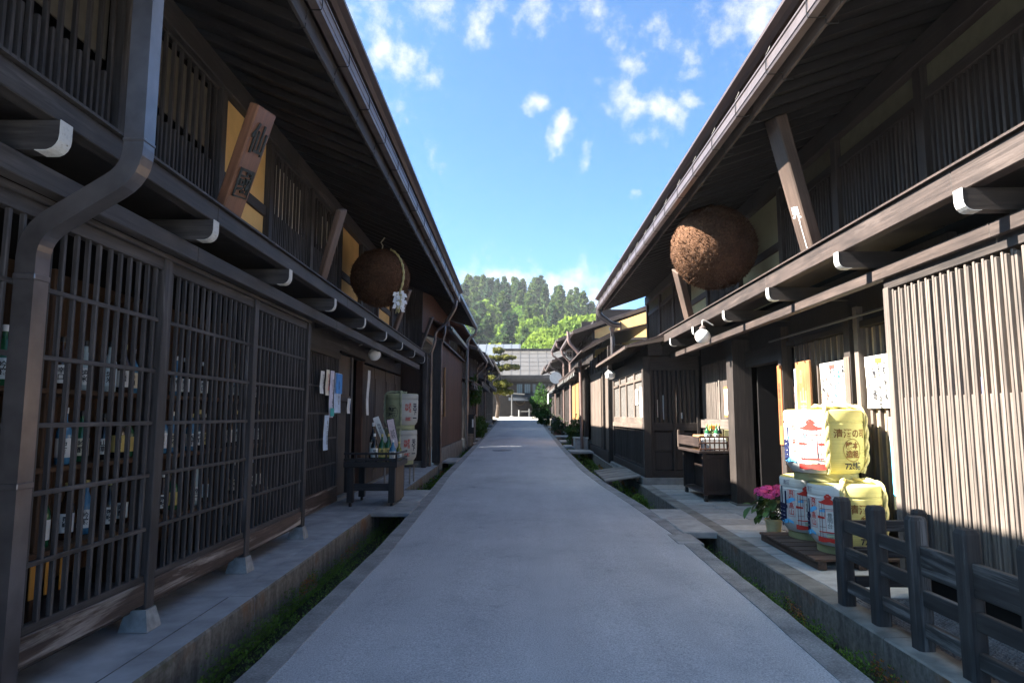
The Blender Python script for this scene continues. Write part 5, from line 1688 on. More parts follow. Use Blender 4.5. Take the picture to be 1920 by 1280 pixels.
poster('white poster with a gold heading and red writing right of the sunlit post', 7.50, .62, 1.68, 2.28,
       [('ただ今利き酒できます', RED, .055), ('花酵母造り純米酒', INK, .058), ('いらっしゃいませ', INK, .065), ('清酒山車', INK, .09), ('どうぞお気軽に', INK, .055)], head='gold')
pt = poster('tall white poster with a blue border next to the slatted wall', 6.98, .80, .58, 1.58, [('夏の酒', BLUE, .12), ('冷やして', INK, .09), ('美味しい', INK, .09)], border=True)
pbox('picture', pt, 4.05, 4.052, 6.86, 6.97, .98, 1.18, plain('yellow_print', (.72, .56, .05), .8, .1), 0)
pbox('picture', pt, 4.05, 4.052, 7.0, 7.10, 1.0, 1.28, plain('lime_print', (.45, .55, .22), .8, .1), 0)
ss = thing('poster', 'narrow pink and blue printed strip beside the large wooden signboard', 'poster', (4.02, 9.72, 1.4))
pbox('sheet', ss, 4.05, 4.053, 9.66, 9.80, 1.40, 2.28, plain('pale_print', (.60, .70, .80), .8, .1), 0)
pbox('picture', ss, 4.046, 4.049, 9.68, 9.78, 1.50, 1.75, plain('violet_print', (.55, .28, .60), .8, .1), 0)
sg1 = thing('signboard', 'brown wooden signboard with gold brush characters above the sake barrels', 'signboard', (4.0, 9.38, 1.2))
pbox('board', sg1, 3.985, 4.02, 9.14, 9.60, 1.10, 2.36, wood('sign_brown', (.20, .095, .04), (.34, .17, .08), axis='z', rough=.45), .006)
GOLD = plain('gold_leaf', (.75, .52, .14), .4, .5)
put('lettering', text_mesh('清酒', .10, GOLD, vertical=True), sg1, (3.983, 9.42, 2.14), ROTR)
put('lettering', text_mesh('山車', .24, GOLD, vertical=True, bold=.004), sg1, (3.983, 9.36, 1.74), ROTR)
put('lettering', text_mesh('醸造元', .12, GOLD, vertical=True), sg1, (3.983, 9.36, 1.32), ROTR)
for y in (9.24, 9.50):
    put('hook', MB().tube([(3.98, y, 2.33), (3.96, y, 2.38), (3.95, y, 2.745)], .006, 5).mesh(plain('iron', (.03, .028, .028))), sg1)
sg2 = thing('signboard', 'narrow orange wooden nameplate on the post left of the signboard', 'signboard', (3.97, 10.14, 1.2))
pbox('board', sg2, 3.955, 3.978, 10.07, 10.21, 1.15, 2.36, FW, .004)
put('lettering', text_mesh('飛騨高山原田酒造', .085, INK(), vertical=True), sg2, (3.953, 10.14, 1.76), ROTR)
# left notices
def lnotice(label, yc, w, z0, z1, mat, s_, mt, sz, x=-3.27, curl=.015, extra=None):
    t = thing('paper_notice', label, 'notice', (x, yc, z0), 0, 'paper notices on the left lattice')
    zc = (z0 + z1) / 2
    sheet(t, w, z0, z1, ROTL, (x, yc, zc), mat, curl=curl)
    put('lettering', text_mesh(s_, sz, mt(), vertical=True), t, (x + .006 + curl, yc, zc), ROTL)
    if extra:
        m2, za, zb2 = extra
        pbox('coloured_band', t, x + .004 + curl, x + .006 + curl, yc - w * .46, yc + w * .46, za, zb2, m2, 0)
    return t
PBL = plain('notice_paleblue', (.55, .66, .80), .85, .1)
lnotice('white paper strip, leftmost in the upper row on the left lattice', 10.72, .20, 1.95, 2.32, PAPER(), '営業中', INK, .09)
lnotice('cream paper strip with a red mark, second in the row on the left lattice', 11.02, .19, 1.93, 2.36, plain('notice_cream', (.72, .68, .54), .85, .1), '利き酒', RED, .10)
lnotice('long pale paper with a teal foot on the left lattice', 11.28, .24, 1.56, 2.36, plain('notice_lilac', (.66, .64, .74), .85, .1), '酒蔵見学ご案内', INK, .075, extra=(plain('notice_teal', (.08, .40, .38), .8, .1), 1.58, 1.72))
lnotice('blue headed sheet, rightmost in the row on the left lattice', 11.66, .42, 1.64, 2.34, PBL, '飛騨の地酒', INK, .09, extra=(plain('notice_blue', (.10, .30, .68), .8, .1), 1.98, 2.33))
lnotice('long pale blue paper hanging low on the left lattice', 11.02, .26, 1.02, 1.60, PBL, '本日の試飲', INK, .085)
lnotice('small white notice on the panel beside the left lattice door', 12.62, .22, 1.63, 1.92, PAPER(), '御酒印', BLUE, .07, x=-3.32)
lnotice('tall white banner hanging on the reddish post by the left doors', 14.02, .22, 1.60, 2.55, PAPER(), '銘酒', INK, .12, x=-3.28, curl=.03)

# close the left house behind its doorway
pbox('sun_gap_filler', LH, -3.4, -2.60, 19.12, 19.58, -.1, 3.3, wd('z'))  # filler added to block sun leaking between the two left houses
pbox('doorway_side', LH, -4.6, -3.45, 14.15, 14.19, 0, 2.9, DARK())
pbox('doorway_ceiling', LH, -4.6, -3.3, 12.2, 14.2, 2.76, 2.80, DARK())
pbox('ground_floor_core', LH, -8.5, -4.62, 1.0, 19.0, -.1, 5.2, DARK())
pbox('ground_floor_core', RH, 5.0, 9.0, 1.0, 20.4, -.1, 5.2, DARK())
pbox('bay_end_wall', LH, -4.2, -2.97, .9, .98, 0, 3.2, DARK())

# ================================================================== HOUSES FARTHER ALONG
def far_house(name_label, s, y0, y1, xw, lower=None, upper=None, boards=None, slats=True, roof_top=True, mat=wd, panel=None, windows=(), zb=None, gable=None, spouts=(), tips=True, pieces=True):
    """two-storey timber front. s side; lower=(x_eave,z) upper=(x_eave,z); distances from the axis"""
    z0 = (ZR((y0 + y1) / 2) if zb is None else zb)
    H = thing('timber_house', name_label, 'house', (s * xw, (y0 + y1) / 2, z0), 0, 'houses farther along the street')
    zt = upper[1] if upper else lower[1]
    xup = xw + .35 if (upper and lower) else xw
    pbox('plinth', H, s * (xw - .06), s * (xw + .3), y0, y1, z0 - .3, z0 + .28, CONC())
    if lower and upper:
        pbox('front_wall', H, s * xw, s * (xw + .12), y0 + .02, y1 - .02, z0 + .28, lower[1], mat('z'))
        pbox('upper_wall', H, s * xup, s * (xup + .12), y0 + .02, y1 - .02, lower[1] - .1, zt + .45, mat('z'))
    else:
        pbox('front_wall', H, s * xw, s * (xw + .12), y0 + .02, y1 - .02, z0 + .28, zt + .35, mat('z'))
    for yy in (y0 + .05, y1 - .05):
        pbox('side_wall', H, s * (xup + .12), s * (xup + 6), yy - .04, yy + .04, z0 - .2, zt + .9, mat('x'))
    pbox('core', H, s * (xup + .5), s * (xup + 5.5), y0 + .2, y1 - .2, z0 - .2, zt + .3, DARK())
    n = max(2, int((y1 - y0) / 1.82))
    for k in range(n + 1):
        y = y0 + .06 + (y1 - y0 - .12) * k / n
        pbox('post', H, s * (xw - .05), s * (xw + .02), y - .06, y + .06, z0 + .28, (lower[1] - .02) if lower else zt, mat('z'))
        if upper and lower:
            pbox('upper_post', H, s * (xup - .05), s * (xup + .02), y - .06, y + .06, lower[1] + .08, zt + .3, mat('z'))
    if slats:
        for k in range(n):
            ya, yb = y0 + .13 + (y1 - y0 - .12) * k / n, y0 - .01 + (y1 - y0 - .12) * (k + 1) / n
            zz1 = (lower[1] - .35) if lower else z0 + 2.5
            lattice(H, 'lattice_screen', s * (xw - .03), ya + .03, yb - .03, z0 + .75, zz1, .15, .05, .04, [z0 + .78, zz1 - .04], mat('z'), mat('y'), s)
            if upper and lower:
                lattice(H, 'upper_lattice', s * (xup - .03), ya + .03, yb - .03, lower[1] + .25, zt - .05, .15, .05, .04, [], mat('z'), mat('y'), s)
    if lower:
        xe, ze = lower
        rf_ = MB().prism([(s * xe, ze), (s * xe, ze + .04), (s * (xw + .3), ze + .04 + .3 * (xw + .3 - xe)), (s * (xw + .3), ze + .3 * (xw + .3 - xe))], 'y', y0 - .05, y1 + .05)
        put('lower_roof', rf_.mesh(ROOFM()), H)
        pbox('eave_beam', H, s * (xe + .03), s * (xe + .12), y0, y1, ze - .13, ze - .005, wfascia('y') if s > 0 else mat('y'))
        k = 0; y = y0 + .35
        while y < y1 - .2:
            a = pbox('arm', H, s * (xe + .02), s * xw, y - .05, y + .05, ze - .27, ze - .135, mat('x'))
            if tips: pbox('white_tip', H, s * (xe + .01), s * (xe + .018), y - .052, y + .052, ze - .272, ze - .133, WHITE())
            y += .91
    if upper:
        xe, ze = upper
        rg = xup + 3.2; rz = ze + (rg - xe) * .34
        rf_ = MB().prism([(s * xe, ze - .05), (s * xe, ze + .02), (s * rg, rz), (s * (rg + 3.5), ze), (s * rg, rz - .12)], 'y', y0 - .25, y1 + .25)
        roof = put('roof', rf_.mesh(ROOFM()), H)
        for yy in (y0 - .27, y1 + .27):
            vb_ = MB().prism([(s * (xe + .02), ze - .14), (s * (xe + .02), ze - .02), (s * rg, rz - .03), (s * rg, rz - .18)], 'y', yy - .02, yy + .02)
            put('verge_board', vb_.mesh(wpale('x') if s > 0 else wd('x')), H)
        gt_ = MB().prism([(s * (xe - .09), ze - .13), (s * (xe - .09), ze - .02), (s * (xe - .08), ze - .02), (s * (xe - .08), ze - .12), (s * xe, ze - .12), (s * xe, ze - .03), (s * (xe + .01), ze - .03), (s * (xe + .01), ze - .13)], 'y', y0 - .25, y1 + .25)
        put('gutter', gt_.mesh(METAL()), H)
        y = y0
        while y < y1:
            beam('rafter', H, (s * (xe + .03), y, ze - .10), (s * (xup + .1), y, ze - .10 + .34 * (xup - xe)), .05, .07, mat('z'))
            y += .45
    for (ys_, mat_s) in spouts:
        xe, ze = upper or lower
        put('downspout', MB().tube(fillet([(s * (xe - .04), ys_, ze - .1), (s * (xe - .02), ys_, ze - .35), (s * (xw - .12), ys_, ze - .75), (s * (xw - .12), ys_, z0 + .05)], .15, 5), .05, 8).mesh(mat_s, smooth=True), H)
    for (ya, yb, za, zb2, m_) in windows:
        pbox('coloured_panel', H, s * (xw - .075), s * (xw - .06), ya, yb, za, zb2, m_)
    return H
# --- left: brown boarded house
BH = thing('boarded_house', 'house with tall reddish brown board wall beyond the left lattice house', 'house', (-2.47, 23.3, .2))
for k in range(25):
    y0 = 19.75 + k * .302
    pbox('board', BH, -2.50, -2.475, y0, y0 + .297, .62, 3.80, wbrown('z'))
pbox('plinth', BH, -2.62, -2.44, 19.7, 27.3, -.1, .60, plain('grey_plinth', (.17, .165, .155), .9, .2, noise=.3, nscale=3, bump=.3))
pbox('wall_core', BH, -2.62, -2.505, 19.7, 27.3, .6, 3.85, DARK())
rf = MB().prism([(-2.36, 3.80), (-2.36, 3.86), (-3.1, 4.12), (-3.1, 4.05)], 'y', 19.6, 27.45)
put('pent_roof', rf.mesh(wd('y')), BH)
pbox('upper_wall', BH, -3.1, -3.0, 19.7, 27.2, 4.0, 5.6, wbrown('z'))
pbox('near_wall', BH, -7, -3.0, 19.66, 19.72, .2, 5.6, wd('z'))
pbox('corner_board', BH, -2.66, -2.42, 19.62, 19.74, .2, 3.85, wd('z'))
rf = MB().prism([(-1.95, 5.34), (-1.95, 5.40), (-6.0, 6.75), (-9.5, 5.4), (-6.0, 6.62)], 'y', 19.42, 27.45)
put('roof', rf.mesh(ROOFM()), BH)
gt = MB().prism([(-1.86, 5.22), (-1.86, 5.34), (-1.87, 5.34), (-1.87, 5.23), (-1.96, 5.23), (-1.96, 5.32), (-1.97, 5.32), (-1.97, 5.22)], 'y', 19.6, 27.45)
put('gutter', gt.mesh(METAL()), BH)
for k in range(19):
    y = 19.75 + k * .42
    beam('rafter', BH, (-1.98, y, 5.28), (-3.05, y, 5.63), .05, .07, wd('z'))
gt2 = MB().prism([(-2.22, 4.30), (-2.22, 4.42), (-2.24, 4.42), (-2.24, 4.32), (-2.33, 4.32), (-2.33, 4.40), (-2.35, 4.40), (-2.35, 4.30)], 'y', 21.0, 27.0)
put('lower_gutter', gt2.mesh(METAL()), BH)
put('lower_roof', MB().prism([(-2.28, 4.40), (-2.28, 4.45), (-3.02, 4.75), (-3.02, 4.70)], 'y', 21.0, 27.0).mesh(ROOFM()), BH)
put('downspout', MB().tube(fillet([(-1.90, 27.35, 5.25), (-1.92, 27.35, 5.0), (-2.26, 27.35, 4.75), (-2.28, 27.35, .2)], .18, 5), .06, 10).mesh(PIPE(), smooth=True), BH)
put('wriggling_pipe', MB().tube(fillet([(-2.0, 19.75, 5.2), (-2.1, 19.72, 4.7), (-2.33, 19.7, 4.4), (-2.3, 19.68, 4.1), (-2.42, 19.66, 3.7), (-2.40, 19.6, .2)], .12, 4), .035, 8).mesh(PIPE(), smooth=True), BH)
bp = thing('bamboo_plaque', 'tall narrow tan wooden plaque on the brown board wall', 'plaque', (-2.44, 20.6, 1.7))
put('plaque', MB().tube([(-2.435, 20.75, 1.55), (-2.435, 20.75, 3.1)], .035, 8).mesh(wtan('z')), bp)
for i, (z0, z1) in enumerate(((1.62, 2.05), (2.1, 2.45))):
    top('paper_notice', bx(.006, .22, z1 - z0, PAPER(), 0), ['lower', 'upper'][i] + ' white notice on the brown board wall beside the tan plaque', 'notice', (-2.462, 20.25, (z0 + z1) / 2), group='notices on the brown board wall')
# --- left row
far_house('two-storey dark house with white-tipped beams just past the brown board wall', -1, 27.8, 34.2, 2.45, lower=(2.0, 3.0), upper=(1.85, 4.45), spouts=((33.9, PIPE()),), windows=((28.6, 29.6, 1.5, 2.6, plain('dim_paper', (.25, .23, .2), .8)),))
far_house('second dark two-storey house past the brown board wall', -1, 34.5, 43.0, 2.5, lower=(2.05, 3.35), upper=(1.9, 4.85), spouts=((35.0, PIPE()), (42.6, PIPE())))
far_house('last dark house on the left before the cross street', -1, 43.3, 56.5, 2.6, lower=(2.1, 3.8), upper=(1.9, 5.25), spouts=((44, PIPE()), (56, PIPE())))
UP = thing('tall_roof_house', 'taller house with blue-grey roof rising behind the left row', 'house', (-3.4, 37, .5))
pbox('wall', UP, -7.5, -3.3, 29, 40.5, .4, 5.5, wd('y'))
rf = MB().prism([(-2.55, 5.55), (-2.55, 5.63), (-5.4, 6.75), (-9, 5.6), (-5.4, 6.62)], 'y', 28.5, 41.0)
put('roof', rf.mesh(plain('blue_grey_roof', (.11, .13, .16), .45, .5, metal=.2)), UP)
for k in range(26):
    beam('rafter', UP, (-2.6, 28.8 + k * .46, 5.50), (-3.3, 28.8 + k * .46, 5.77), .05, .08, wbrown('z'))
# things outside the left row
cb = thing('street_cabinet', 'black cabinet with a pale label standing outside the left row', 'cabinet', (-2.33, 29.5, .3))
pbox('body', cb, -2.52, -2.08, 29.0, 30.0, ZR(29.5), ZR(29.5) + 1.25, plain('black_panel', (.015, .016, .018), .5, .4), .02)
pbox('lid', cb, -2.55, -2.05, 28.97, 30.03, ZR(29.5) + 1.252, ZR(29.5) + 1.30, plain('black_panel', (.015, .016, .018), .5, .4), .01)
pbox('label_plate', cb, -2.18, -2.11, 28.985, 28.998, ZR(29.5) + .75, ZR(29.5) + 1.1, PAPER())
tb = thing('wooden_tub', 'old wooden tub planter at the foot of the left downspout', 'tub', (-2.35, 28.2, .28))
for k in range(16):
    a = 2 * math.pi * k / 16
    put('stave', bx(.115, .03, .52, wood('tub_wood', (.07, .06, .05), (.17, .145, .12), axis='z'), .008), tb, (-2.35 + .28 * math.sin(a), 28.2 - .28 * math.cos(a), ZR(28.2) + .27), Matrix.Rotation(a, 3, 'Z'))
put('hoop', MB().lathe([(.297, .38), (.300, .38), (.300, .41), (.297, .41)], 20, (-2.35, 28.2, ZR(28.2)), caps=False).mesh(METAL()), tb)
put('soil', MB().lathe([(.01, .46), (.27, .46)], 14, (-2.35, 28.2, ZR(28.2)), caps=False).mesh(plain('soil', (.03, .022, .015), .95)), tb)

# --- right: pale boarded house, then the row
EH = thing('boarded_house', 'house front of pale sunlit vertical boards beyond the right bay shop', 'house', (2.75, 23.2, .15))
for k in range(20):
    y0 = 20.5 + k * .28
    if 6 <= k <= 7: continue
    pbox('board', EH, 2.735, 2.765, y0, y0 + .275, .50, 3.05, wpale('z'))
pbox('door_recess', EH, 2.80, 2.83, 22.1, 22.8, .4, 2.75, DARK())
pbox('door_jamb', EH, 2.70, 2.78, 22.05, 22.17, .4, 2.9, wpale('z'))
pbox('rail', EH, 2.715, 2.77, 20.45, 26.1, 3.052, 3.14, wpale('y'))
for k in range(6):
    y0 = 20.5 + k * .93
    pbox('upper_panel', EH, 2.74, 2.77, y0, y0 + .85, 3.15, 3.72, wr('z'))
    pbox('post', EH, 2.715, 2.775, y0 + .86, y0 + .92, 3.142, 3.74, wr('z'))
pbox('post', EH, 2.68, 2.80, 20.36, 20.48, .2, 3.75, wr('z'))
pbox('post', EH, 2.66, 2.78, 21.55, 21.63, .45, 3.05, wr('z'))
pbox('plinth', EH, 2.66, 3.0, 20.4, 26.1, -.1, .49, wr('y'))
pbox('core', EH, 2.84, 6.5, 20.6, 26.0, 0, 3.8, DARK())
pr_ = [(1.90, 3.62), (1.90, 3.66), (2.3, 3.94), (2.9, 4.24), (4.2, 4.55), (4.2, 4.49), (2.9, 4.19), (2.3, 3.88)]
put('roof', MB().prism(pr_, 'y', 20.75, 26.2).mesh(ROOFM()), EH)
put('verge_board', MB().prism([(1.92, 3.56), (1.92, 3.61), (2.3, 3.87), (2.9, 4.18), (2.9, 4.08), (2.35, 3.80)], 'y', 20.72, 20.745).mesh(wpale('x')), EH)
for k in range(12):
    y = 20.9 + k * .46
    beam('rafter', EH, (1.97, y, 3.63), (2.8, y, 4.08), .05, .08, wr('z'))
put('downspout', MB().tube(fillet([(1.85, 25.9, 4.9), (1.87, 25.9, 4.45), (2.2, 25.9, 4.1), (2.32, 25.9, 3.9), (2.35, 25.9, .3)], .15, 5), .06, 10).mesh(PIPEPINK(), smooth=True), EH)
# big corner outlet at the end of the near right eave
put('gutter_outlet', MB().tube(fillet([(2.42, 20.45, 5.0), (2.45, 20.48, 4.72), (2.85, 20.5, 4.42), (3.1, 20.5, 4.40)], .2, 5), [.05] * 2 + [.075] * 11 + [.06] if False else .085, 10).mesh(PIPE(), smooth=True), RH)
put('outlet_hopper', MB().lathe([(.07, 0), (.075, .16), (.12, .26), (.12, .30)], 4, (2.83, 20.35, 4.02), ang=R(45)).mesh(PIPE()), RH)
put('outlet_pipe', MB().tube([(2.83, 20.35, 4.03), (2.83, 20.35, 3.35)], .065, 10).mesh(PIPE(), smooth=True), RH)
GFH = far_house('two-storey house with ochre gable wall and lit ochre shop front on the right', 1, 26.3, 33.0, 2.55, lower=(2.1, 3.45), upper=(2.05, 4.95), mat=wr, spouts=((32.6, PIPEPINK()),), windows=((28.6, 30.2, 1.4, 3.0, plain('ochre_blind', (.22, .12, .045), .7)), (30.6, 32.2, 1.4, 3.0, plain('ochre_blind', (.22, .12, .045), .7))))
gm = MB().add([(2.95, 26.22, 3.9), (2.95, 26.22, 5.0), (6.1, 25.55, 6.05), (6.1, 25.55, 3.9), (2.95, 26.28, 3.9), (2.95, 26.28, 5.0), (6.1, 25.61, 6.05), (6.1, 25.61, 3.9)], [(0, 1, 2, 3), (7, 6, 5, 4), (0, 4, 5, 1), (3, 2, 6, 7), (1, 5, 6, 2), (0, 3, 7, 4)]).mesh(ORANGE())  # wall turned askew so that the sun grazes its plaster
put('gable_plaster', gm, GFH)
beam('gable_beam', GFH, (2.85, 26.2, 4.6), (6.2, 25.48, 4.6), .06, .11, wr('z'))
beam('gable_post', GFH, (3.95, 25.97, 3.9), (3.95, 25.97, 5.3), .11, .05, wr('z'))
far_house('right house with tall grey gable verge past the ochre one', 1, 33.3, 39.0, 2.6, lower=(2.1, 3.5), upper=(1.85, 5.45), mat=wr, spouts=((33.7, PIPEPINK()), (38.7, PIPEPINK())))
far_house('low dark house on the right with a shop awning', 1, 39.3, 47.5, 2.55, lower=(1.95, 3.4), upper=(1.8, 4.85), mat=wr, spouts=((40, PIPE()),))
far_house('last house on the right before the cross street', 1, 47.8, 56.5, 2.6, lower=(2.0, 3.7), upper=(1.75, 5.2), mat=wr, spouts=((48.3, PIPEPINK()),))
# signs on the right row
sn = thing('round_sign', 'round white hanging sign projecting from the right row', 'sign', (1.95, 37.5, 3.7))
put('disc', MB().tube([(1.95, 37.47, 3.72), (1.95, 37.53, 3.72)], .34, 24).mesh(plain('sign_white', (.40, .45, .50), .5, .3)), sn)
put('bracket', MB().tube([(1.95, 37.5, 4.14), (1.95, 37.5, 4.3), (2.5, 37.5, 4.3)], .02, 6).mesh(plain('iron', (.03, .028, .028))), sn)
vsn = thing('placard', 'white square placard with black writing high on the right row', 'sign', (2.4, 33.1, 4.2))
pbox('board', vsn, 2.25, 2.60, 33.0, 33.04, 4.35, 4.85, PAPER())
put('lettering', text_mesh('味', .32, INK(), bold=.004), vsn, (2.42, 32.995, 4.6))
aw = thing('shop_awning', 'pale cloth awning box hung at the edge of the right row', 'awning', (1.9, 43, 3.0))
put('cloth', MB().prism([(1.72, 2.35), (1.72, 3.0), (2.3, 3.25), (2.3, 3.2), (1.76, 2.96), (1.76, 2.35)], 'y', 42.4, 43.8).mesh(plain('awning_white', (.62, .62, .60), .8)), aw)
# lamp boxes / lit doorway objects
def bush(name, label, c, r, h, n, col, cat='shrub', leaf=.07, seed=0, pot=None, group=None):
    t = thing(name, label, cat, c, 0, group)
    rs_ = np.random.RandomState(seed)
    d = rs_.normal(size=(n, 3)); d /= np.linalg.norm(d, axis=1)[:, None]
    q = rs_.uniform(.35, 1.0, n)[:, None] ** .5
    ctr_ = np.array([c[0], c[1], c[2] + h * .55])
    lump = 1 + .25 * np.sin(d[:, :1] * 5 + seed) * np.cos(d[:, 1:2] * 6) + .2 * np.sin(d[:, 2:] * 8)
    p = ctr_ + d * q * lump * np.array([r, r, h * .5])
    a = rs_.normal(size=(n, 3)); a /= np.linalg.norm(a, axis=1)[:, None]
    b2_ = np.cross(a, rs_.normal(size=(n, 3))); b2_ /= np.linalg.norm(b2_, axis=1)[:, None]
    s_ = leaf * rs_.uniform(.6, 1.3, n)[:, None]
    V = np.stack([p - a * s_, p + b2_ * s_ * .45, p + a * s_, p - b2_ * s_ * .45], 1).reshape(-1, 3)
    me = bpy.data.meshes.new('leaves'); me.from_pydata(V.tolist(), [], np.arange(4 * n).reshape(-1, 4).tolist())
    me.materials.append(leafmat('leaf_' + name + str(seed), col))
    put('foliage', me, t, kind=None)
    st_ = MB()
    for k in range(6):
        a_ = k * 1.05
        st_.tube([(c[0], c[1], c[2] + (.0 if not pot else pot * .8)), (c[0] + r * .4 * math.cos(a_), c[1] + r * .4 * math.sin(a_), c[2] + h * .6)], .012, 5)
    put('stems', st_.mesh(wood('bark', (.05, .035, .025), (.12, .09, .07), axis='z')), t)
    if pot:
        put('pot', MB().lathe([(r * .4, 0), (r * .6, pot), (r * .64, pot), (r * .64, pot * .9), (r * .5, pot * .9)], 16, c).mesh(plain('clay_pot', (.20, .10, .07), .8), smooth=True), t)
    return t
def leafmat(name, c, trans=.35):
    if name in MATS: return MATS[name]
    m = bpy.data.materials.new(name); m.use_nodes = True
    nt = m.node_tree; nt.nodes.clear()
    out = nt.nodes.new('ShaderNodeOutputMaterial')
    d = nt.nodes.new('ShaderNodeBsdfDiffuse'); t = nt.nodes.new('ShaderNodeBsdfTranslucent'); mx = nt.nodes.new('ShaderNodeMixShader')
    mx.inputs[0].default_value = trans
    v = _coord(nt, (1, 1, 1))
    n = _noise(nt, v, 1.3, 4)
    col = _ramp(nt, n, [(.3, [x * .6 for x in c]), (.7, [x * 1.35 for x in c])])
    col = _vary(nt, col, .8, 1.2)
    nt.links.new(col, d.inputs[0]); nt.links.new(col, t.inputs[0])
    nt.links.new(d.outputs[0], mx.inputs[1]); nt.links.new(t.outputs[0], mx.inputs[2]); nt.links.new(mx.outputs[0], out.inputs[0])
    MATS[name] = m
    return m
GRN = (.055, .10, .03)
bush('potted_shrub', 'round green shrub in a planter beside the pink downspout on the right', (2.25, 27.4, ZR(27.4) + .05), .42, 1.05, 1500, GRN, 'potted plant', .06, 1, pot=.4)
bush('shrub', 'leafy shrub at the end of the right row by the cross street', (1.55, 52, ZR(52)), .8, 2.6, 2200, (.05, .11, .03), leaf=.10, seed=2)
bush('shrub', 'low shrub in front of the taller one at the end of the right row', (1.62, 47, ZR(47)), .55, 1.1, 1400, (.045, .10, .03), leaf=.08, seed=3)
bush('potted_shrub', 'grey-green potted shrub outside the dark house on the right row', (2.0, 36.5, ZR(36.5)), .4, .9, 1100, (.07, .11, .05), 'potted plant', .06, 4, pot=.3)
bush('shrub', 'ferny plant beside the wooden tub on the left', (-2.25, 33.0, ZR(33)), .42, .95, 1100, (.07, .13, .035), leaf=.08, seed=5)
bush('shrub', 'grassy plant between the left slabs farther along', (-2.3, 36.8, ZR(36.8)), .42, .9, 1100, (.09, .13, .04), leaf=.08, seed=6)
bush('hanging_plant', 'leafy branch reaching out of the first dark house on the left row', (-2.25, 30.6, 1.9), .4, 1.3, 900, (.06, .12, .03), 'plant', .08, 7)
pbx = thing('planter_box', 'pale stone planter block below the right shrub', 'planter', (2.3, 26.6, .3))
pbox('block', pbx, 2.1, 2.6, 26.0, 27.0, ZR(26.5), ZR(26.5) + .42, STONE(), .02)
pbox('coping', pbx, 2.07, 2.63, 25.97, 27.03, ZR(26.5) + .422, ZR(26.5) + .48, STONE(), .01)
mt = thing('scooter', 'dark scooter parked at the right side farther along', 'scooter', (2.0, 40.5, ZR(40.5)))
zz = ZR(40.5)
for y in (39.95, 41.15):
    w_ = put('wheel', MB().tube([(1.97, y, zz + .24), (2.06, y, zz + .24)], .24, 18).mesh(plain('rubber', (.02, .02, .02), .7, .3), smooth=True), mt)
    put('hub', MB().tube([(1.955, y, zz + .24), (2.075, y, zz + .24)], .10, 12).mesh(METAL()), w_)
put('body', MB().prism([(40.0, zz + .42), (40.1, zz + .8), (40.2, zz + .8), (40.35, zz + .32), (40.6, zz + .30), (40.75, zz + .72), (41.4, zz + .74), (41.35, zz + .45), (40.9, zz + .22), (40.3, zz + .22)], 'x', 1.9, 2.13).mesh(plain('scooter_paint', (.02, .022, .03), .3, .5)), mt)
put('handlebar', MB().tube([(1.7, 40.1, zz + .98), (2.015, 40.12, zz + .93), (2.33, 40.1, zz + .98)], .02, 8).mesh(METAL()), mt)
put('seat', MB().box(1.9, 2.13, 40.72, 41.4, zz + .742, zz + .82).mesh(plain('rubber', (.02, .02, .02))), mt)
put('headlight', MB().tube([(2.015, 40.02, zz + .82), (2.015, 39.96, zz + .82)], .09, 14).mesh(METAL()), mt)

# --- the house that closes the street
NH = thing('end_house', 'wide dark house with pale metal roof closing the end of the street', 'house', (1, 68, 1.45))
zg = 1.45
pbox('front_wall', NH, -9.0, 14.0, 66.0, 66.15, zg, 5.5, wdarkened('z'))
pbox('core', NH, -9.0, 14.0, 66.5, 74, zg, 6.0, DARK())
rfm = plain('pale_metal_roof', (.115, .108, .10), .35, .5, metal=.35, noise=.1, nscale=1.2)
ye, ze_, yr, zr_ = 65.0, 5.48, 71.0, 8.55
rf = MB().prism([(ye, ze_), (ye, ze_ + .07), (yr, zr_ + .07), (yr + 6, ze_), (yr, zr_ - .1)], 'x', -2.2, 14.5)
roof_n = put('roof', rf.mesh(rfm), NH)
for k in range(36):
    x = -2.0 + k * .92
    if x > 14: break
    bmx = MB().prism([(ye + .02, ze_ + .068), (ye + .02, ze_ + .13), (yr, zr_ + .13), (yr, zr_ + .068)], 'x', x - .03, x + .03)
    put('seam', bmx.mesh(rfm), roof_n)
for j in range(1, 6):
    yy = ye + (yr - ye) * j / 6; z2 = ze_ + .07 + (zr_ - ze_) * j / 6
    put('lap', bx(16.6, .05, .016, rfm, 0), roof_n, (6.1, yy, z2 + .008))
pbox('ridge_cap', NH, -2.3, 14.6, yr - .25, yr + .25, zr_ + .05, zr_ + .22, wd('x'))
pbox('fascia', NH, -2.25, 14.5, ye + .03, ye + .10, ze_ - .30, ze_ - .01, wd('x'))
pbox('fascia', NH, -2.25, 14.5, ye + .35, ye + .42, ze_ - .52, ze_ - .24, wd('x'))
for k in range(30):
    pbox('rafter', NH, -2.1 + k * .55, -2.04 + k * .55, ye + .1, 66.0, ze_ - .10, ze_ - .02, wd('y')) if -2.1 + k * .55 < 14 else None
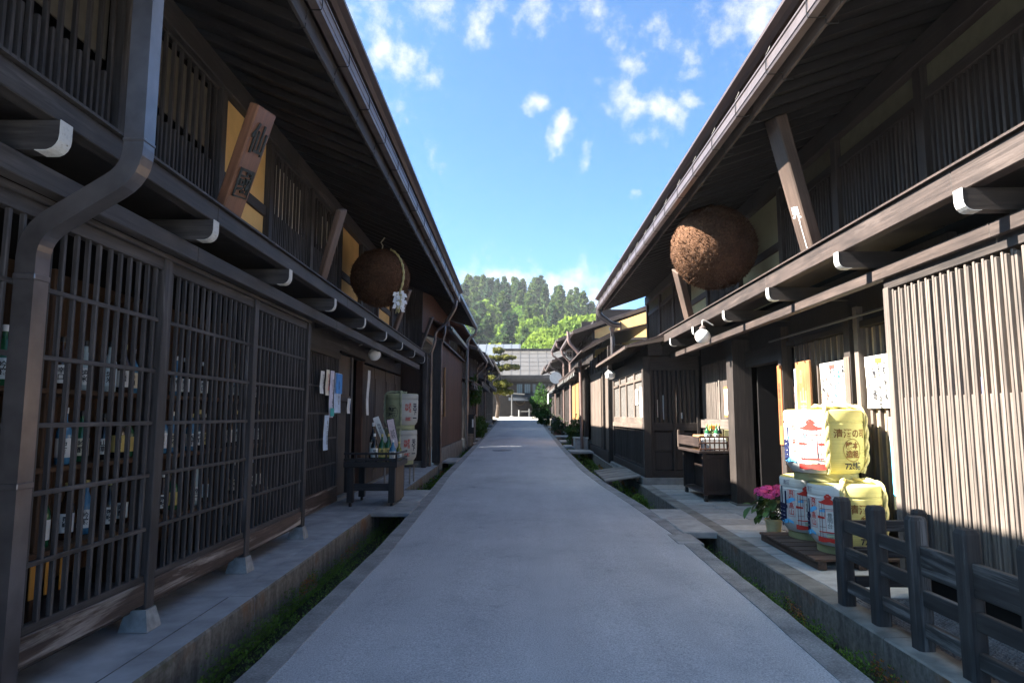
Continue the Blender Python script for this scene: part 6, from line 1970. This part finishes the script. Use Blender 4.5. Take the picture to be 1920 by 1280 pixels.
# upper windows
wx = [-.6, 1.2, 2.2, 4.0, 5.8]
GLW = plain('end_glass', (.10, .12, .13), .1, .6)
for a, c_ in ((-.55, .15), (.22, .95), (1.05, 1.5), (1.85, 2.5), (2.6, 3.3), (4, 5.5)):
    fr_ = pbox('window', NH, a, c_, 65.93, 65.995, 3.72, 4.75, wr('z'))
    put('pane', bx(c_ - a - .12, .012, .9, GLW, 0), fr_, ((a + c_) / 2, 65.92, 4.24))
    nn = int((c_ - a) / .17)
    for k in range(nn):
        put('bar', bx(.035, .03, .98, wr('z'), 0), fr_, (a + (k + .5) * (c_ - a) / nn, 65.90, 4.24))
pbox('balcony_board', NH, -1.0, 8, 65.6, 65.66, 3.35, 3.68, plain('blue_black_board', (.02, .025, .033), .6, .3))
rf = MB().prism([(65.0, 2.98), (65.0, 3.05), (66.0, 3.36), (66.0, 3.28)], 'x', -1.3, 9.0)
put('lower_roof', rf.mesh(plain('blue_black_board', (.02, .025, .033), .6, .3)), NH)
for a, c_ in ((-.3, 1.15), (1.2, 2.6), (2.65, 4.1), (4.15, 5.5)):
    dr = pbox('door', NH, a, c_, 65.9, 65.99, zg + .05, 2.95, wdarkened('z'))
    for z in (1.8, 2.2, 2.6):
        put('door_rail', bx(c_ - a - .1, .03, .05, wr('x'), 0), dr, ((a + c_) / 2, 65.885, z))
    put('door_stile', bx(.06, .03, 1.4, wr('z'), 0), dr, ((a + c_) / 2, 65.88, 2.2))
wh = thing('cart_wheel', 'thin spoked wheel hung on the dark front of the end house', 'wheel', (-.15, 65.8, 2.6))
put('rim', MB().tube([(-.15 + .50 * math.cos(a), 65.8, 3.12 + .50 * math.sin(a)) for a in np.linspace(0, 2 * math.pi, 33)], .028, 6, caps=False).mesh(wpale('x')), wh)
for k in range(8):
    a = k * math.pi / 4
    put('spoke', MB().tube([(-.15, 65.8, 3.12), (-.15 + .49 * math.cos(a), 65.8, 3.12 + .49 * math.sin(a))], .012, 5).mesh(wr('x')), wh)
put('hub', MB().tube([(-.15, 65.72, 3.12), (-.15, 65.88, 3.12)], .07, 10).mesh(wr('x')), wh)
for i, x in enumerate((-.25, .75, 1.78)):
    t = thing('bollard', ['left', 'middle', 'right'][i] + ' white bollard of three in front of the end house', 'bollard', (x, 64.6, 1.43), 0, 'white bollards at the cross street')
    put('post', MB().lathe([(.075, 0), (.075, .62 + (.12 if i == 1 else 0)), (.05, .68 + (.12 if i == 1 else 0))], 12, (x, 64.6, 1.42)).mesh(plain('bollard_white', (.26, .26, .25), .6)), t)
ch = top('barrier_rail', MB().tube([(-.25, 64.6, 1.95), (1.78, 64.6, 1.98)], .022, 6).mesh(plain('bollard_white', (.26, .26, .25), .6)), 'thin white rail strung between the white bollards', 'rail')
lp = thing('lamp_post', 'slim grey post in front of the end house left of the wheel', 'post', (-.95, 64.4, 1.43))
put('shaft', MB().tube([(-.95, 64.4, 1.42), (-.95, 64.4, 3.7)], .07, 8).mesh(plain('post_grey', (.11, .11, .11), .5)), lp)
put('arm', MB().tube([(-1.5, 64.4, 3.5), (-.95, 64.4, 3.7), (.3, 64.4, 3.62)], .06, 8).mesh(plain('post_grey', (.11, .11, .11), .5)), lp)
put('base', MB().lathe([(.22, 0), (.22, .08), (.1, .12)], 12, (-.95, 64.4, 1.425)).mesh(CONC()), lp)
# house with silvery roof left of it
SH = thing('silver_roof_house', 'house with silvery seamed roof behind the pine at the left end', 'house', (-6, 70, 1.5))
pbox('wall', SH, -14, -1.0, 69.2, 76, 1.4, 6.9, plain('grey_wall', (.12, .115, .11), .85))
srm = plain('silver_roof', (.15, .165, .18), .35, .5, metal=.4)
rf = MB().prism([(68.3, 6.9), (68.3, 6.98), (74.2, 9.6), (80, 7), (74.2, 9.45)], 'x', -14.5, -.1)
rfo = put('roof', rf.mesh(srm), SH)
for k in range(16):
    x = -14.2 + k * .93
    put('seam', MB().prism([(68.32, 6.97), (68.32, 7.04), (74.2, 9.66), (74.2, 9.59)], 'x', x - .03, x + .03).mesh(srm), rfo)
pbox('window', SH, -3.4, -1.6, 69.12, 69.19, 4.6, 5.9, GLW)
gw = thing('garden_wall', 'pale garden wall with bamboo posts left of the end house', 'wall', (-3, 66.5, 1.4))
pbox('wall', gw, -9.05, -1.5, 66.9, 67.05, 1.4, 2.6, plain('pale_wall', (.26, .24, .2), .9))
for k in range(5):
    put('bamboo_post', MB().tube([(-2.6 + k * .28, 66.6, 1.42), (-2.6 + k * .28, 66.6, 2.75)], .07, 8).mesh(plain('bamboo', (.42, .36, .14), .6)), gw)
# iron cover in the road
mh = thing('manhole_cover', 'round iron cover set in the road in the middle distance', 'manhole cover', (-.75, 25.6, ZR(25.6)))
cz_ = ZR(25.6) + .018
put('frame', MB().lathe([(.33, -.03), (.33, .006), (.385, .006), (.385, -.03)], 32, (-.75, 25.6, cz_), caps=False).mesh(plain('cover_iron', (.20, .205, .215), .7, .3, metal=.1)), mh)
put('lid', MB().lathe([(.02, .003), (.08, .003), (.085, .007), (.15, .007), (.155, .003), (.23, .003), (.235, .007), (.30, .007), (.322, .004), (.322, -.02)], 32, (-.75, 25.6, cz_), caps=False).mesh(plain('cover_iron', (.20, .205, .215), .7, .3, metal=.1)), mh)

# ================================================================== TREES AND HILL
def leaf_cloud(P, size, rs, flat=0.0, elong=1.9, droop=None):
    """leaf sized quads at points P"""
    n = len(P)
    a = rs.normal(size=(n, 3)); a[:, 2] *= (1 - flat)
    if droop is not None: a = a * .6 + droop
    a /= np.linalg.norm(a, axis=1)[:, None]
    b = np.cross(a, rs.normal(size=(n, 3))); b /= np.linalg.norm(b, axis=1)[:, None]
    s = size * rs.uniform(.6, 1.35, n)[:, None]
    V = np.stack([P - a * s * .5 * elong, P + b * s * .5, P + a * s * .5 * elong, P - b * s * .5], 1).reshape(-1, 3)
    return V
def quads_mesh(V, *mats, mi=None):
    n = len(V) // 4
    me = bpy.data.meshes.new('leaves')
    me.vertices.add(len(V)); me.vertices.foreach_set('co', V.astype(np.float32).ravel())
    me.loops.add(4 * n); me.loops.foreach_set('vertex_index', np.arange(4 * n, dtype=np.int32))
    me.polygons.add(n); me.polygons.foreach_set('loop_start', np.arange(0, 4 * n, 4, dtype=np.int32)); me.polygons.foreach_set('loop_total', np.full(n, 4, np.int32))
    for m in mats: me.materials.append(m)
    if mi is not None: me.polygons.foreach_set('material_index', mi.astype(np.int32))
    me.update(); me.validate()
    return me
def conifer_points(rs, h, r, n):
    """uneven cone of drooping branch sprays"""
    nb = int(46 + 20 * rs.rand())
    pts = []
    t = np.sort(rs.uniform(.10, .99, nb))
    per = n // nb
    for ti in t:
        az = rs.uniform(0, 6.283); L = r * (1 - ti) ** .75 * rs.uniform(.65, 1.15) + .15
        u = rs.uniform(.15, 1, per) ** .6
        w = rs.normal(size=per) * .16 * L
        x = u * L * math.cos(az) - w * math.sin(az); y = u * L * math.sin(az) + w * math.cos(az)
        z = ti * h + (.10 * u - .22 * u * u) * L * 1.3 + rs.normal(size=per) * .05 * L - np.abs(w) * .3
        pts.append(np.stack([x, y, z], 1))
    return np.concatenate(pts)
def broad_points(rs, h, r, n, lobes=22, low=.25):
    pts = []
    for k in range(lobes):
        d = rs.normal(size=3); d /= np.linalg.norm(d); d[2] = abs(d[2]) * .9 - .25
        c = np.array([d[0] * r * .72, d[1] * r * .72, h * (low + (1 - low) * .5) + d[2] * h * (1 - low) * .5])
        lr = r * rs.uniform(.26, .48)
        m = n // lobes
        q = rs.normal(size=(m, 3)); q /= np.linalg.norm(q, axis=1)[:, None]
        q[:, 2] *= .8
        pts.append(c + q * lr * (rs.uniform(.55, 1.0, m)[:, None] ** .4))
    return np.concatenate(pts)
RSN = np.random.RandomState(5)
BARK = wood('bark', (.05, .035, .025), (.12, .09, .07), axis='z')
CED = [leafmat('cedar_a', (.050, .085, .030)), leafmat('cedar_b', (.038, .070, .034)), leafmat('cedar_c', (.075, .115, .032))]
BRD = [leafmat('broad_a', (.085, .16, .028)), leafmat('broad_b', (.12, .19, .030))]
LIME = [leafmat('lime_a', (.145, .21, .035), .45), leafmat('lime_b', (.115, .18, .035), .45)]
CON = [quads_mesh(leaf_cloud(conifer_points(RSN, 16, 3.4, 3400), .55, RSN, droop=np.array([0, 0, -.35])), CED[i % 3]) for i in range(4)]
BRO = [quads_mesh(leaf_cloud(broad_points(RSN, 12, 4.6, 3600), .55, RSN), BRD[i % 2]) for i in range(2)]
def trunk(h, r):
    b = MB(); b.tube([(0, 0, -1), (.05, .02, h * .3), (-.04, .03, h * .65), (0, 0, h)], [r * 1.25, r, r * .6, r * .15], 8)
    for k in range(9):
        a = k * 2.4; z = h * (.35 + .06 * k)
        b.tube([(0, 0, z), (math.cos(a) * h * .10, math.sin(a) * h * .10, z + h * .05), (math.cos(a) * h * .18, math.sin(a) * h * .18, z + h * .07)], [r * .3, r * .18, r * .05], 5)
    return b.mesh(BARK)
TRK_C, TRK_B = trunk(15.4, .32), trunk(8.5, .35)
def hill_z(x, y):
    crest = np.interp(x, [-200, -60, -25, 5, 20, 30, 60, 200], [27, 33, 35.5, 35, 30, 23.5, 16, 7])
    t = np.clip((y - 105) / 150, 0, 1.0)
    prof = t * t * (3 - 2 * t)
    back = np.clip(1 - (y - 255) / 260, .35, 1)
    return 1.6 + crest * prof * back
hx = np.linspace(-240, 240, 49); hy = np.concatenate([np.linspace(100, 300, 29), np.linspace(320, 700, 8)])
hv = []; hf = []
for y in hy:
    for x in hx:
        hv.append((x, y, float(hill_z(x, y)) - .1 + .5 * math.sin(x * .21) * math.sin(y * .17)))
nx = len(hx)
for j in range(len(hy) - 1):
    for i in range(nx - 1):
        hf.append((j * nx + i, j * nx + i + 1, (j + 1) * nx + i + 1, (j + 1) * nx + i))
top('hill', MB().add(hv, hf).mesh(plain('forest_floor', (.045, .06, .025), .95, .1, noise=.4, nscale=.15), smooth=True), kind='structure')
# the wood as a mass
base_c = [conifer_points(RSN, 16, 3.4, 1500) for i in range(3)]
base_b = [broad_points(RSN, 11, 4.6, 1500) for i in range(2)]
Vs = []; Ms = []
rs = np.random.RandomState(9)
cnt = 0
for y in np.arange(122, 268, 5.6):
    half = 30 + (y - 120) * .16
    for x in np.arange(-half, half, 4.6):
        xx, yy = x + rs.uniform(-1.8, 1.8), y + rs.uniform(-2.2, 2.2)
        # gaps on the lower right, where the bright grove stands
        if rs.rand() < .06: continue
        sc = rs.uniform(.62, 1.12)
        br = rs.rand() < (.30 if y < 190 else .10)
        P = (base_b[rs.randint(2)] if br else base_c[rs.randint(3)]).copy()
        a = rs.uniform(0, 6.28); ca, sa = math.cos(a), math.sin(a)
        P = np.stack([P[:, 0] * ca - P[:, 1] * sa, P[:, 0] * sa + P[:, 1] * ca, P[:, 2]], 1) * sc
        P += np.array([xx, yy, float(hill_z(xx, yy)) - .4])
        Vs.append(leaf_cloud(P, .85 if not br else .8, rs)); Ms.append(np.full(len(P), (3 + rs.randint(2)) if br else rs.randint(3)))
        cnt += 1
V = np.concatenate(Vs); MI = np.concatenate(Ms)
top('woodland', quads_mesh(V, *CED, *BRD, mi=MI), label='dense mixed cedar wood covering the hill behind the street', cat='wood', kind='stuff')
# trees that stand out singly on the skyline and slope
def tree(name, label, px, ytop, Y, mesh, tr, hmesh, group=None):
    d = pxdir(px, ytop + (9 if Y > 185 else 0)); k = Y / d.y
    tip = Vector((0, 0, 1.6)) + d * k
    z0 = float(hill_z(tip.x, Y)) - .3 if Y > 104 else ZR(Y)
    sc = max(.35, (tip.z - z0) / hmesh)
    t = thing(name, label, 'tree', (tip.x, Y, z0), RSN.uniform(0, 6.28), group)
    a = put('crown', mesh, t, (tip.x, Y, z0)); b = put('trunk', tr, t, (tip.x, Y, z0))
    for o in (a, b): o.scale = (sc * .95, sc * .95, sc)
    return t
for i, (px, py, Y, ds) in enumerate([
    (1009, 529, 250, 'tall pointed cedar rising highest in the middle of the skyline'), (905, 521, 252, 'cedar on the left part of the skyline beside the eave'), (926, 524, 254, 'broad dark cedar second from the left on the skyline'),
    (952, 531, 250, 'cedar standing at the left of the saddle of the skyline'), (975, 541, 256, 'short cedar in the saddle of the skyline'), (989, 540, 251, 'cedar just left of the tallest one on the skyline'),
    (1035, 551, 246, 'cedar on the skyline right of the tallest one'), (1047, 553, 249, 'round-topped cedar on the descending skyline'), (1070, 563, 240, 'cedar above the bright green grove'),
    (880, 530, 240, 'cedar showing at the very left of the skyline'), (1090, 572, 236, 'last cedar on the skyline before the right eave'),
    (965, 560, 205, 'pale green cedar in the middle of the slope'), (1000, 565, 198, 'pointed cedar in the middle of the slope below the tallest'), (940, 566, 200, 'cedar left of the middle of the slope')]):
    tree('cedar_tree', ds, px, py, Y, CON[i % 4], TRK_C, 16.0, 'cedars that stand out on the hill')
tree('broadleaf_tree', 'bright green round tree on the left of the slope beside the eave', 905, 556, 190, BRO[1], TRK_B, 12.0)
tree('broadleaf_tree', 'green round tree low on the slope behind the left roofs', 890, 600, 150, BRO[0], TRK_B, 12.0)
tree('broadleaf_tree', 'pale green round tree at the foot of the slope in the middle', 998, 598, 150, BRO[1], TRK_B, 12.0)
# bright lime green grove on the right
GRV = [quads_mesh(leaf_cloud(broad_points(RSN, 12, 4.4, 6500, 34, .12), .34, RSN, droop=np.array([0, 0, -.5])), LIME[i % 2]) for i in range(3)]
for i, (px, py, Y, ds) in enumerate([
    (1092, 577, 112, 'tallest lime green tree beside the right eave'), (1068, 590, 108, 'lime green tree second from the right eave'), (1040, 598, 110, 'lime green tree in the middle of the bright grove'),
    (1018, 622, 104, 'low lime green tree at the left of the bright grove'), (1000, 636, 100, 'lowest lime green tree above the end house roof'), (1055, 618, 98, 'near lime green tree above the right roofs'), (1085, 612, 100, 'near lime green tree behind the grey gable'), (1118, 590, 116, 'lime green tree half hidden by the right eave')]):
    tree('lime_tree', ds, px, py, Y, GRV[i % 3], TRK_B, 12.0, 'bright green grove')
# cloud-pruned pine at the left end
pt_ = thing('pine_tree', 'yellow-green pine trained in flat pads at the left end of the street', 'tree', (-2.3, 61.2, 1.35))
PINE = leafmat('pine_pad', (.14, .14, .04), .3)
put('trunk', MB().tube([(-2.3, 61.2, 1.3), (-2.15, 61.1, 2.6), (-2.45, 61.2, 3.8), (-2.0, 61.2, 5.0), (-2.2, 61.2, 6.2), (-1.9, 61.2, 7.3)], [.20, .17, .14, .11, .08, .04], 9).mesh(BARK, smooth=True), pt_)
for i, (dx, z, r_, hh) in enumerate([(-.05, 7.6, .55, .5), (.55, 6.95, .95, .45), (-.75, 6.85, .8, .45), (.95, 6.05, 1.05, .45), (-.4, 5.9, 1.0, .45), (-.9, 5.0, .8, .5), (.25, 4.45, .95, .75), (-.5, 3.9, .9, .6), (.55, 3.75, .7, .5)]):
    n = 1300
    d = RSN.normal(size=(n, 3)); d /= np.linalg.norm(d, axis=1)[:, None]
    P = d * (RSN.uniform(.4, 1, n)[:, None] ** .5) * np.array([r_, r_ * .9, hh * .55]) * (1 + .18 * np.sin(d[:, :1] * 7 + i)) + np.array([-2.1 + dx, 61.1, z])
    put('foliage_pad', quads_mesh(leaf_cloud(P, .10, RSN, elong=2.6), PINE), pt_)
    put('branch', MB().tube([(-2.15, 61.2, z - .35), (-2.1 + dx * .6, 61.15, z - .2), (-2.1 + dx, 61.1, z - .05)], [.06, .045, .02], 6).mesh(BARK), pt_)
bush('round_shrub', 'small yellow-green tree top above the silvery roof', (-3.2, 80, 7.6), 1.2, 2.4, 1300, (.22, .24, .03), 'tree', .22, 11)

# ================================================================== the air
hz = MB().box(-300, 300, -12, 760, -3, 62)
hm_ = bpy.data.materials.new('haze'); hm_.use_nodes = True
hn = hm_.node_tree; hn.nodes.clear()
ho = hn.nodes.new('ShaderNodeOutputMaterial'); hv_ = hn.nodes.new('ShaderNodeVolumePrincipled')
hv_.inputs['Color'].default_value = (.86, .92, 1.0, 1)
hv_.inputs['Density'].default_value = 0.0003
hv_.inputs['Anisotropy'].default_value = .2
hn.links.new(hv_.outputs[0], ho.inputs['Volume'])
hm_.volume_intersection_method = 'FAST' if False else hm_.volume_intersection_method
top('haze', hz.mesh(hm_), kind='stuff', label='thin pale summer haze between the street and the hill', cat='haze')
cy.volume_bounces = 0
cy.volume_max_steps = 64
